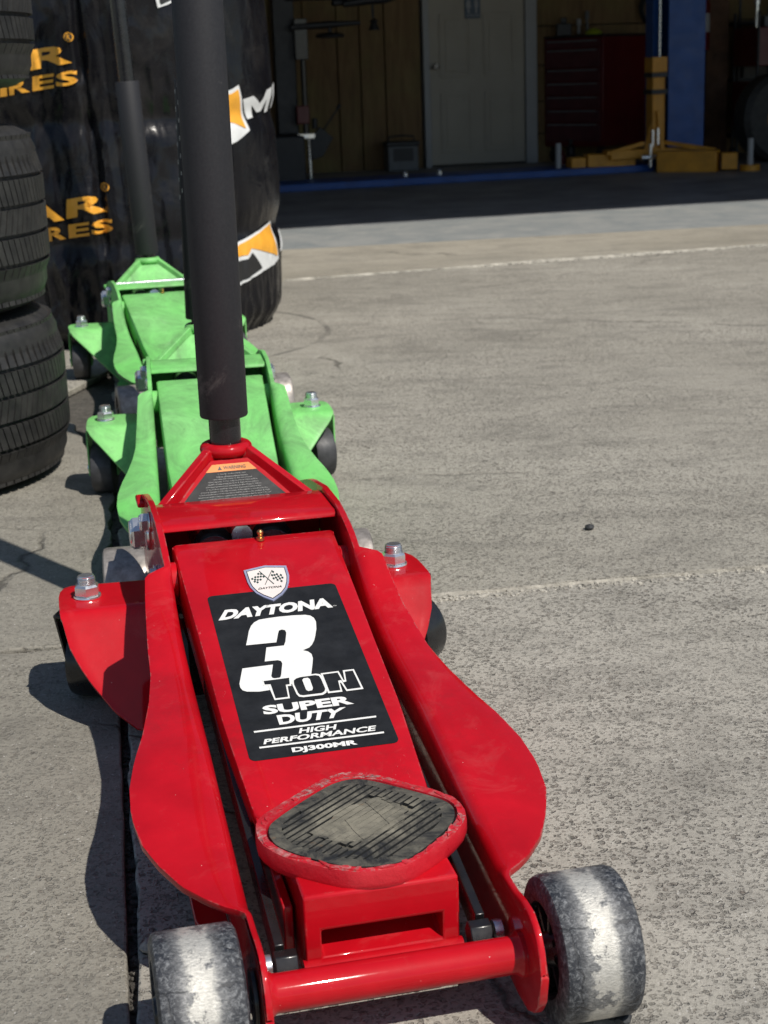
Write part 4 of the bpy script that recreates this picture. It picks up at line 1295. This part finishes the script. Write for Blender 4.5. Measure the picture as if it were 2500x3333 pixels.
mb.build("wrap_film", M_film, W, smooth=60)
def film_poly(pts, mat, name, off):
    v_, f_ = cut_long(pts, [tuple(range(len(pts)))], .012)
    m_ = MB(); m_.add([film_pt(p[0], p[1], off) for p in v_], f_); m_.build(name, mat, W, smooth=60)
def film_text(body, quad, mat, off, bold=.05):
    v_, f_ = text_geo(body, bold)
    v_, f_ = cut_long([tuple(quad_map(quad)(p)) for p in v_], f_, .012)
    m_ = MB(); m_.add([film_pt(p[0], p[1], off) for p in v_], f_); m_.build("lettering", mat, W, smooth=60)
O1, O2 = .0040, .0055
def par(s0, s1, z0, slope, h, shear=0.0):
    return [(s0, z0), (s1, z0 + slope * (s1 - s0)), (s1 + shear, z0 + slope * (s1 - s0) + h), (s0 + shear, z0 + h)]
def film_row(row, mat, off, bold):
    for ch, s0, s1, z0, z1, h in row:
        film_text(ch, [(s0, z0), (s1, z1), (s1 + .004, z1 + h), (s0 + .004, z0 + h)], mat, off, bold)
for dz, ds in ((0.0, 0.0), (0.353, -.057)):
    q = lambda ch, s0, s1, z0, z1, h: (ch, s0 + ds, s1 + ds, z0 + dz, z1 + dz, h)
    film_row([q("R", -.065, .034, .331, .346, .047), q("A", -.178, -.070, .314, .329, .047), q("T", -.275, -.170, .300, .314, .047), q("S", -.375, -.280, .286, .299, .047),
              q("S", -.009, .042, .290, .296, .034), q("E", -.067, -.014, .283, .289, .034), q("R", -.126, -.073, .275, .282, .034), q("I", -.152, -.132, .272, .274, .034), q("T", -.208, -.158, .264, .270, .034)], M_film_orange, O1, .035)
    cs_, cz_ = .031 + ds, .405 + dz
    film_poly([(cs_ + .011 * math.cos(a * PI / 10), cz_ + .011 * math.sin(a * PI / 10)) for a in range(20)], M_film_orange, "trade_mark", O1)
    film_poly([(cs_ + .0085 * math.cos(a * PI / 10), cz_ + .0085 * math.sin(a * PI / 10)) for a in range(20)], M_ink, "trade_mark", O2)
    film_text("R", [(cs_ - .004, cz_ - .006), (cs_ + .005, cz_ - .006), (cs_ + .005, cz_ + .006), (cs_ - .004, cz_ + .006)], M_film_orange, O2 + .001, .01)
# mountain-like mark in white and orange, twice
film_poly([(.35, .234), (.3829, .2432), (.5561, .2800), (.5908, .1741), (.4805, .1569), (.375, .1345), (.35, .1310)], M_film_white, "printed_mark", O1)
film_poly([(.35, .228), (.3821, .2360), (.5490, .2735), (.5720, .1850), (.4250, .2220), (.4073, .2070), (.3795, .2065), (.35, .206)], M_film_orange, "printed_mark", O2)
film_poly([(.35, .195), (.405, .1965), (.427, .2105), (.470, .1660), (.40, .1470), (.35, .1400)], M_ink, "printed_mark", O2)
film_poly([(.30, .60), (.3774, .622), (.4051, .633), (.4400, .520), (.3799, .493), (.30, .475)], M_film_white, "printed_mark", O1)
film_poly([(.30, .592), (.3774, .6123), (.4010, .6220), (.4243, .5254), (.3795, .5417), (.30, .56)], M_film_orange, "printed_mark", O2)
MG = [(0, 0), (0, 1), (.27, 1), (.50, .52), (.73, 1), (1, 1), (1, 0), (.78, 0), (.78, .60), (.58, .14), (.42, .14), (.22, .60), (.22, 0)]
mq = quad_map([(.4422, .5475), (.5692, .5634), (.5978, .6246), (.4216, .5968)])
film_poly([tuple(mq(p)) for p in MG], M_film_white, "lettering", O1)
film_poly([(.600, .569), (.640, .576), (.655, .636), (.612, .627)], M_film_white, "lettering", O1)
film_row([("M", .63, .78, .19, .217, .055), ("I", .80, .84, .222, .23, .055), ("L", .86, .95, .235, .25, .055)], M_film_white, O1, .035)
film_poly([(.183, .8362), (.1873, .8177), (.2115, .8253), (.30, .86), (.32, .93), (.2, .90)], M_film_white, "printed_mark", O1)
film_poly([(.192, .835), (.195, .8255), (.209, .8305), (.29, .865), (.31, .92), (.205, .89)], M_ink, "printed_mark", O2)

# ------------------------------------------------------------------ garage contents
# two-post lift: column, carriage, arms, floor plate
fb = MB(); fb.prism([(-1.6, 8.86), (1.75, 9.83), (1.72, 10.22), (-1.7, 9.25)], lambda p: (p[0], p[1], .004), lambda p: (p[0], p[1], .045))
tag(fb.build("floor_beam", M_blue, smooth=0, bevel=.004), "long low blue steel beam lying across the garage floor", "floor beam")
lc = (1.83, 10.12)
LC = thing("lift_column", "tall blue steel post of the car lift beside the orange carriage", "lift post", (lc[0], lc[1], .004), R(14))
mb = MB()
mb.box((-.02, -.16, 0), (.245, .12, .02))
mb.box((-.01, -.15, .0205), (.235, -.135, 2.15)); mb.box((.223, -.1345, .0205), (.235, .10  , 2.15)); mb.box((-.01, .088, .0205), (.222, .10  , 2.15))
mb.box((-.055, -.02, .0205), (-.0105, -.012  , 2.15)); mb.box((-.055, -.0115, .0205), (-.047, .10  , 2.15))
mb.build("post", M_blue, LC, bevel=.003)
mb = MB(); mb.cyl((-.035, -.075, .56), (-.035, -.075, 2.1), .008, n=10); mb.build("lift_rod", M_zinc, LC)
LT = thing("lift_carriage", "orange lift carriage with low swing arms at the foot of the blue post", "lift carriage", (1.76, 9.86, .004), R(14))
mb = MB()
mb.box((-.02, 0, .10), (.05, .10, .60)); mb.box((.05, .01, .10), (.065, .09, .60)); mb.box((-.022, -.004, .44), (.054, .0, .455)); mb.box((-.028, -.01, .59), (.07, .11, .68))
mb.prism([(-.07, .10), (-.02, .10), (-.02, .30)], lambda p: (p[0], .02, p[1]), lambda p: (p[0], .04, p[1]))
mb.prism([(.06, .10), (.02, .36), (.0, .36), (.03, .10)], lambda p: (p[0], -.022, p[1]), lambda p: (p[0], -.002, p[1]))
mb.build("carriage_tower", M_yellow, LT, bevel=.003)
for z in (.56, .46):
    mb = MB(); mb.box((-.03, -.012, z), (.072, .112, z + .028)); mb.build("rubber_strap", M_dark, LT)
mb = MB(); mb.box((-.30, -.02, .08), (.30, .12, .135)); mb.build("arm_mount", M_yellow, LT, bevel=.004)
def arm_beam(p0, p1, w, h0, h1, nm):
    m_ = MB(); mx, L = frame_to(p0, p1)
    a_ = Vector(p1) - Vector(p0); n_ = Vector((-a_.y, a_.x, 0)).normalized() * w / 2
    P = [Vector(p0) - n_, Vector(p1) - n_, Vector(p1) + n_, Vector(p0) + n_]
    m_.add([(q.x, q.y, h0) for q in P] + [(q.x, q.y, h1) for q in P], [(3, 2, 1, 0), (4, 5, 6, 7), (0, 1, 5, 4), (1, 2, 6, 5), (2, 3, 7, 6), (3, 0, 4, 7)])
    return m_.build(nm, M_yellow, LT, bevel=.004)
arm_beam((-.02, -.10, 0), (.27, -.32, 0), .12, .0, .125, "swing_arm")
arm_beam((.285, -.33, 0), (.37, -.37, 0), .10, .012, .110, "arm_extension")
arm_beam((-.12, .06, 0), (-.42, .10, 0), .12, .01, .115, "swing_arm")
arm_beam((-.435, .10, 0), (-.53, .10, 0), .10, .02, .10, "arm_extension")
for x, y in ((.44, -.40), (-.60, .10)):
    mb = MB(); mb.cyl((x, y, .0), (x, y, .035), .06, n=24); mb.build("arm_pad", M_yellow, LT)
    mb = MB(); mb.cyl((x, y, .0355), (x, y, .19), .018, n=16); mb.build("pad_pin", M_trim, LT)
for s in (-1, 1):
    mb = MB(); mx, L = frame_to((s * .07, .02, .17), (s * .32, -.0 if s < 0 else -.18, .118)); mb.box((-.012, -.012, 0), (.012, .012, L), mx); mb.build("brace", M_yellow, LT)
mb = MB(); mb.cyl((-.07, -.09, .03), (-.07, -.09, .17), .012, n=12); mb.cyl((-.13, -.09, .09), (-.01, -.09, .09), .016, n=12); mb.build("locking_pin", M_zinc, LT)
mb = MB(); mb.cyl((-.03, -.03, .15), (-.03, -.03, .25), .01, n=12); mb.cyl((.005, -.03, .16), (.005, -.03, .26), .01, n=12); mb.build("hose_fitting", M_zinc, LT)

# tool cabinet
TC = thing("tool_cabinet", "tall red rolling tool cabinet with steel drawer pulls behind the lift", "tool cabinet", (1.58, 10.85, .004), R(45))
mb = MB(); mb.box((0, 0, .11), (.50, .50, .83)); mb.build("cabinet_body", M_cab, TC, bevel=.005)
mb = MB(); mb.box((-.004, -.004, .8305), (.504, .504, .845)); mb.build("cabinet_top", M_dark, TC, bevel=.003)
zs = [.14, .27, .36, .45, .54, .63, .76, .82]
for a_, b_ in zip(zs, zs[1:]):
    mb = MB(); mb.box((-.014, .02, a_ + .005), (-.0005, .48, b_ - .005)); dr = mb.build("drawer", M_cab2, TC, bevel=.002)
    mb = MB(); mb.box((-.024, .04, b_ - .020), (-.0145, .46, b_ - .008)); mb.build("drawer_pull", M_greypl, dr)
for x, y in ((.05, .05), (.45, .05), (.05, .45), (.45, .45)):
    mb = MB(); mb.cyl((x - .012, y, .045), (x + .012, y, .045), .045, n=20); mb.box((x - .02, y - .02, .091), (x + .02, y + .02, .1095)); mb.build("caster", M_dark, TC)
mb = MB(); mb.lathe([(0, 0), (.055, 0), (.06, .012), (.045, .03), (.03, .04), (0, .04)], (1.56, 11.16, .850), (1.56, 11.16, 2), 20)
tag(mb.build("plastic_bowl", M_yel2), "small lime green plastic bowl on top of the tool cabinet", "bowl")
mb = MB(); mb.box((1.30, 11.10, .850), (1.40, 11.16, .93)); mb.box((1.33, 11.11, .9305), (1.37, 11.15, .97)); tag(mb.build("tool_case", M_dark, bevel=.004), "dark tool case standing on the red tool cabinet", "tool case")
for i, (s, z, h, m_, lab) in enumerate(((.63, .60, .17, M_trim, "pale screwdriver hanging lowest on the board wall by the door"), (.70, .86, .10, M_trim, "short pale tool hanging on the board wall above the orange clamp"), (.76, .88, .13, M_greypl, "grey tool hanging nearest the tool cabinet"))):
    p = B(s, .03, z)
    mb = MB(); mb.cyl(p, (p[0], p[1], z + h * .6), .012, .008, 10); mb.cyl((p[0], p[1], z + h * .6), (p[0], p[1], z + h), .016, .014, 10)
    tag(mb.build("hand_tool", m_), lab, "hand tool", "hand tools on the wall")
p = B(.60, .05, .80)
mb = MB(); mb.box((p[0] - .07, p[1] - .03, p[2]), (p[0] + .07, p[1] + .02, p[2] + .035)); mb.box((p[0] - .06, p[1] - .03, p[2] - .06), (p[0] - .035, p[1] + .02, p[2] - .0005)); tag(mb.build("clamp", plain("orange_plastic", (.5, .09, .02), .5), bevel=.004), "orange clamp on the board wall right of the door", "clamp")
for i, (s, d, h, m_, lab) in enumerate(((.47, .35, .10, M_cab, "small red bottle on the floor right of the door"), (.55, .30, .16, M_dark, "taller dark bottle on the floor between door and cabinet"), (.52, .42, .08, M_dark, "short dark can on the floor in front of the dark bottle"))):
    p = B(s, d, .004)
    mb = MB(); mb.lathe([(0, 0), (.03, 0), (.03, h * .65), (.012, h * .8), (.012, h), (0, h)], p, (p[0], p[1], 3), 18); tag(mb.build("bottle", m_), lab, "bottle")

# grey battery box by the door
p = B(-.61, .16, .004)
BX = thing("battery_box", "grey plastic box with a dark label standing left of the door", "box", p, BY)
mb = MB(); mb.box((-.105, -.07, 0), (.105, .07, .165)); mb.build("case", M_greypl, BX, bevel=.008)
mb = MB(); mb.box((-.115, -.08, .1655), (.115, .08, .195)); mb.build("lid", M_dark, BX, bevel=.006)
mb = MB(); mb.box((-.07, -.0725, .065), (.07, -.0705, .15)); mb.build("label_panel", M_dark, BX)
mb = MB(); mb.tube([(-.09, -.02, .1955), (-.085, -.02, .225), (0, -.02, .232), (.085, -.02, .225), (.09, -.02, .1955)], .006, 8); mb.build("carry_handle", M_dark, BX)

# tyre changer behind the bundle
p = B(-1.42, 1.0, .004)
TCh = thing("tyre_changer", "black tyre changing machine with outstretched arms beside the plywood wall", "tyre changer", p, BY)
mb = MB(); mb.box((-.42, -.30, 0), (-.02, .25, .30)); mb.build("machine_base", M_dark, TCh, bevel=.01)
mb = MB(); mb.box((-.13, .05, .3005), (.0, .18, 1.6)); mb.build("machine_column", M_dark, TCh, bevel=.006)
mb = MB(); mb.cyl((.035, .0, .30), (.035, .0, .74), .018, n=16); mb.box((-.01, -.01, .74), (.07, .04, .98)); mb.build("air_cylinder", M_black, TCh, bevel=.004)
mb = MB(); mb.box((-.02, -.02, .36), (.06, .03, .47)); mb.build("red_tank", M_cab, TCh, bevel=.006)
mb = MB(); mb.box((-.06, -.05, .275), (.08, .05, .30)); mb.cyl((.05, .0, .02), (.05, .0, .27), .012, n=12); mb.build("pedal_post", M_zinc, TCh)
mb = MB(); mb.box((-.05, .02, 1.085), (.34, .10, 1.125)); mb.box((.24, .03, 1.05), (.34, .09, 1.0845)); mb.build("upper_arm", M_dark, TCh, bevel=.01)
mb = MB(); mb.tube([(.30, .0, 1.055), (.45, .0, 1.075), (.56, .0, 1.082), (.63, .0, 1.085)], [.02, .028, .03, .012], 14); mb.cyl((.48, .0, .97), (.48, .0, 1.05), .008, n=10); mb.lathe([(0, 0), (.035, 0), (.02, .04), (.028, .055), (0, .07)], (.485, .0, .90), (.485, .0, 2), 14); mb.build("helper_arm", M_dark, TCh)
mb = MB(); mb.tube([(-.03, .0, .93), (.20, .0, .94), (.40, .0, .945)], [.02, .022, .012], 12); mb.lathe([(0, 0), (.085, .004), (.09, .018), (.07, .03), (0, .034)], (.21, .0, .86), (.21, .0, 2), 28); mb.cyl((.21, .0, .89), (.21, .0, .93), .012, n=10); mb.build("bead_roller_arm", M_dark, TCh)
mb = MB()
mb.prism([(.05, .26), (.12, .34), (.20, .27), (.13, .16), (.06, .14)], lambda q: (q[0], -.02, q[1]), lambda q: (q[0], .02, q[1]))
mb.cyl((.13, 0, .30), (.25, 0, .46), .006, n=8); mb.cyl((.235, 0, .44), (.255, 0, .467), .012, n=10); mb.cyl((.09, 0, .33), (.09, 0, .39), .018, n=12); mb.build("bead_breaker_blade", M_dark, TCh, bevel=.004)

# right-hand side: timber post, extinguisher, clutter
px_ = 2.47
PO = MB(); PO.box((2.345, 11.2, .004), (2.50, 11.35, RZ)); tag(PO.build("timber_post", M_wood, bevel=.006), "brown timber post in the dark right of the blue lift post", "post")
FE = thing("fire_extinguisher", "red extinguisher with a white label hanging beside the timber post", "extinguisher", (2.285, 11.10, .72), 0)
mb = MB(); mb.lathe([(0, 0), (.055, 0), (.06, .01), (.06, .30), (.045, .34), (.018, .36), (.018, .40), (0, .40)], (0, 0, 0), (0, 0, 1), 24); mb.build("cylinder", M_cab, FE)
mb = MB()
vs = []
for k in range(9):
    an = R(-150 + 120 * k / 8)
    vs += [(.0612 * math.cos(an), .0612 * math.sin(an), .12), (.0612 * math.cos(an), .0612 * math.sin(an), .24)]
mb.add(vs, [(2 * k, 2 * k + 2, 2 * k + 3, 2 * k + 1) for k in range(8)]); mb.build("paper_label", M_trim, FE, fix=False)
mb = MB(); mb.tube([(0, -.02, .38), (-.05, -.03, .36), (-.075, -.02, .25), (-.07, -.01, .08)], .010, 8); mb.box((-.05, -.012, .4005), (.05, .012, .425)); mb.build("hose", M_dark, FE)
RC = thing("service_cart", "dark red service cart with tools at the far right edge", "cart", (2.80, 11.0, .004), R(11))
for z, h in ((.20, .30), (.60, .25)):
    mb = MB(); mb.box((-.25, -.2, z), (.5, .2, z + h)); mb.build("cart_tray", M_cab, RC, bevel=.006)
for x in (-.24, .48):
    for y in (-.19, .19):
        mb = MB(); mb.cyl((x, y, .03), (x, y, .95), .012, n=10); mb.cyl((x - .012, y, .03), (x + .012, y, .03), .03, n=14); mb.build("cart_leg", M_dark, RC)
mb = MB(); mb.box((2.66, 10.86, .8545), (2.86, 11.0, .93)); mb.box((2.70, 10.88, .9305), (2.78, 10.97, .985)); tag(mb.build("grey_bin", M_greypl, bevel=.01), "pale grey bin lying on top of the red service cart", "bin")
mb = MB(); mb.cyl((2.61, 10.87, .8545), (2.61, 10.87, 1.0), .014, n=10); mb.cyl((2.61, 10.87, 1.001), (2.61, 10.87, 1.03), .022, n=10); tag(mb.build("spray_wand", M_zinc), "shiny steel wand standing on the service cart", "wand")
OW = thing("spare_wheel", "dark wheel with a yellow centre leaning at the far right", "wheel", (2.60, 10.45, .004), R(20))
mb = MB(); mb.lathe([(.12, 0), (.25, 0), (.28, .03), (.28, .15), (.25, .18), (.12, .18)], (0, 0, .28), (0, -1, .28), 40); mb.build("tyre_ring", M_tyre, OW)
mb = MB(); mb.lathe([(0, .06), (.05, .05), (.12, .09), (.15, .12)], (0, 0, .28), (0, -1, .28), 32); mb.build("yellow_rim", M_yellow, OW)

HS = thing("air_hose", "coiled dark air hose hanging on the board wall over the tool cabinet", "hose", B(1.25, .02, 1.02), BY)
for k in range(3):
    mb = MB(); mb.torus((0, -.012 - .018 * k, -.004 * k), (0, 1, 0), .11 - .006 * k, .008, 36, 8); mb.build("hose_loop", M_dark, HS, smooth=60)
mb = MB(); mb.cyl((0, .02, .095), (0, -.07, .10), .008, n=10); mb.build("hook", M_zinc, HS)
SHF = thing("parts_shelf", "dark steel shelf with bins in the far right corner of the garage", "shelf", (2.88, 11.42, .004), BY)
for z in (.12, .50, .88):
    mb = MB(); mb.box((-.35, -.15, z), (.35, .15, z + .02)); mb.build("shelf_board", M_dark, SHF)
for x in (-.345, .33):
    for y in (-.15, .135):
        mb = MB(); mb.box((x, y, 0), (x + .015, y + .015, 1.3)); mb.build("upright", M_dark, SHF)
for i, (x, z, m_, lab) in enumerate(((-.2, .5205, M_greypl, "grey parts bin on the middle shelf"), (.05, .5205, M_blue, "blue parts bin on the middle shelf"), (-.1, .1405, M_wood, "brown carton on the lowest shelf"), (.12, .9005, M_cab, "red tin on the top shelf"))):
    p = SHF.matrix_basis @ Vector((x, 0, z)) if False else Matrix.Translation((2.88, 11.42, .004)) @ Matrix.Rotation(BY, 4, 'Z') @ Vector((x, -.02, z))
    mb = MB(); mb.box((-.09, -.1, 0), (.09, .1, .14)); mb.box((-.095, -.105, .1405), (.095, .105, .155))
    o = mb.build("parts_bin", m_, bevel=.004); o.location = p; o.rotation_euler = (0, 0, BY); tag(o, lab, "bin")
# anchor bolts on the blue beam
for i, (x, y, lab) in enumerate(((.41, 9.62, "small steel anchor bolt on the blue beam below the door"), (.20, 9.56, "second steel anchor bolt on the blue beam, left of the other"))):
    b_ = bolt_mb((x, y, .045), (0, 0, 1), 1.3)
    tag(b_.build("anchor_bolt", M_zinc), lab, "bolt", "anchor bolts in the blue beam")

# rubble in the broken joint
bm = bmesh.new(); random.seed(11)
for k in range(520):
    y = random.uniform(.93, 1.55) if k < 400 else random.uniform(1.8, 2.6)
    x = JL(y) + (random.uniform(-.004, .004) if k < 400 else random.uniform(-.035, .01))
    r = random.choice([.0015, .002, .0025, .003, .003, .004, .0055 if random.random() < .4 else .002])
    mx = Matrix.Translation((x, y, -.016 + r * .5)) @ Matrix.Rotation(random.uniform(0, 6), 4, 'Z') @ Matrix.Diagonal((r, r * random.uniform(.6, 1), r * random.uniform(.5, .9), 1))
    res = bmesh.ops.create_icosphere(bm, subdivisions=1, radius=1, matrix=mx)
    for v in res['verts']:
        v.co += Vector((random.uniform(-1, 1), random.uniform(-1, 1), random.uniform(-1, 1))) * r * .22
me = bpy.data.meshes.new("rubble"); bm.to_mesh(me); bm.free(); me.materials.append(M_dirt)
rb = bpy.data.objects.new("rubble", me); col.objects.link(rb); rb['kind'] = 'stuff'
bm = bmesh.new(); random.seed(23)
for k in range(420):
    if k < 260:
        x = .05 + .55 * random.random() ** 1.8; y = J1(x) + random.uniform(-.004, .018); r = random.uniform(.0012, .0042)
    else:
        x = random.uniform(.35, 1.35); y = J2(x) + random.uniform(-.01, .06) * (1 - abs(x - .85) / .7); r = random.uniform(.003, .010)
    mx = Matrix.Translation((x, y, r * .1)) @ Matrix.Rotation(random.uniform(0, 6), 4, 'Z') @ Matrix.Diagonal((r, r * random.uniform(.5, 1), r * random.uniform(.3, .7), 1))
    res = bmesh.ops.create_icosphere(bm, subdivisions=1, radius=1, matrix=mx)
    for v in res['verts']:
        v.co += Vector((random.uniform(-1, 1), random.uniform(-1, 1), random.uniform(-1, 1))) * r * .25
me = bpy.data.meshes.new("concrete_crumbs"); bm.to_mesh(me); bm.free(); me.materials.append(M_patch)
rb = bpy.data.objects.new("concrete_crumbs", me); col.objects.link(rb); rb['kind'] = 'stuff'
# ------------------------------------------------------------------ pebbles and scraps
def pebble(label, x, y, r, mat, seed, flat=.6, cat="stone"):
    bm = bmesh.new(); bmesh.ops.create_icosphere(bm, subdivisions=2, radius=r)
    for v in bm.verts:
        k = 1 + .35 * noise.noise(v.co * (1.3 / r) + Vector((seed, 0, 0)))
        v.co = Vector((v.co.x * k, v.co.y * k, v.co.z * k * flat))
    zmin = min(v.co.z for v in bm.verts)
    for v in bm.verts: v.co.z -= zmin
    me = bpy.data.meshes.new("pebble"); bm.to_mesh(me); bm.free(); me.materials.append(mat)
    o = bpy.data.objects.new("pebble", me); o.location = (x, y, 0.0); col.objects.link(o)
    return tag(o, label, cat)
pebble("small black lump of dirt on the open concrete right of the jacks", 0.297, 2.165, .007, M_pebd, 1)
pebble("pale chip of stone beside the left front wheel of the red jack", JL(1.07) + .012, 1.07, .008, M_pebl, 2)
pebble("small dark lump touching the foot of the right front wheel", 0.155, 0.955, .006, M_pebd, 5, .5)  # small flattened dark lump at the wheel's foot
for k, (x, y, r) in enumerate(((-.178, 1.20, .013), (-.165, 1.27, .016), (-.20, 1.33, .010), (-.155, 1.17, .009))):
    pass
mb = MB()
for k in range(5):
    x0, y0 = JL(1.0) + .012 + .01 * random.random(), .985 + .03 * random.random()
    mb.tube([(x0, y0, .002), (x0 + random.uniform(-.01, .01), y0 + .012, .006), (x0 + random.uniform(-.02, .02), y0 + .022, .003)], .0004, 5)
tag(mb.build("dry_grass", M_straw), "few dry grass blades in the joint by the left front wheel", "dry grass")
mb = MB(); mb.prism([(0, 0), (.018, .004), (.030, .012), (.016, .011), (.004, .006)], lambda p: (.292 + p[0], .985 + p[1], .001), lambda p: (.292 + p[0], .985 + p[1], .0025))
tag(mb.build("dead_leaf", M_pebd), "dark leaf scrap on the concrete right of the right front wheel", "leaf")
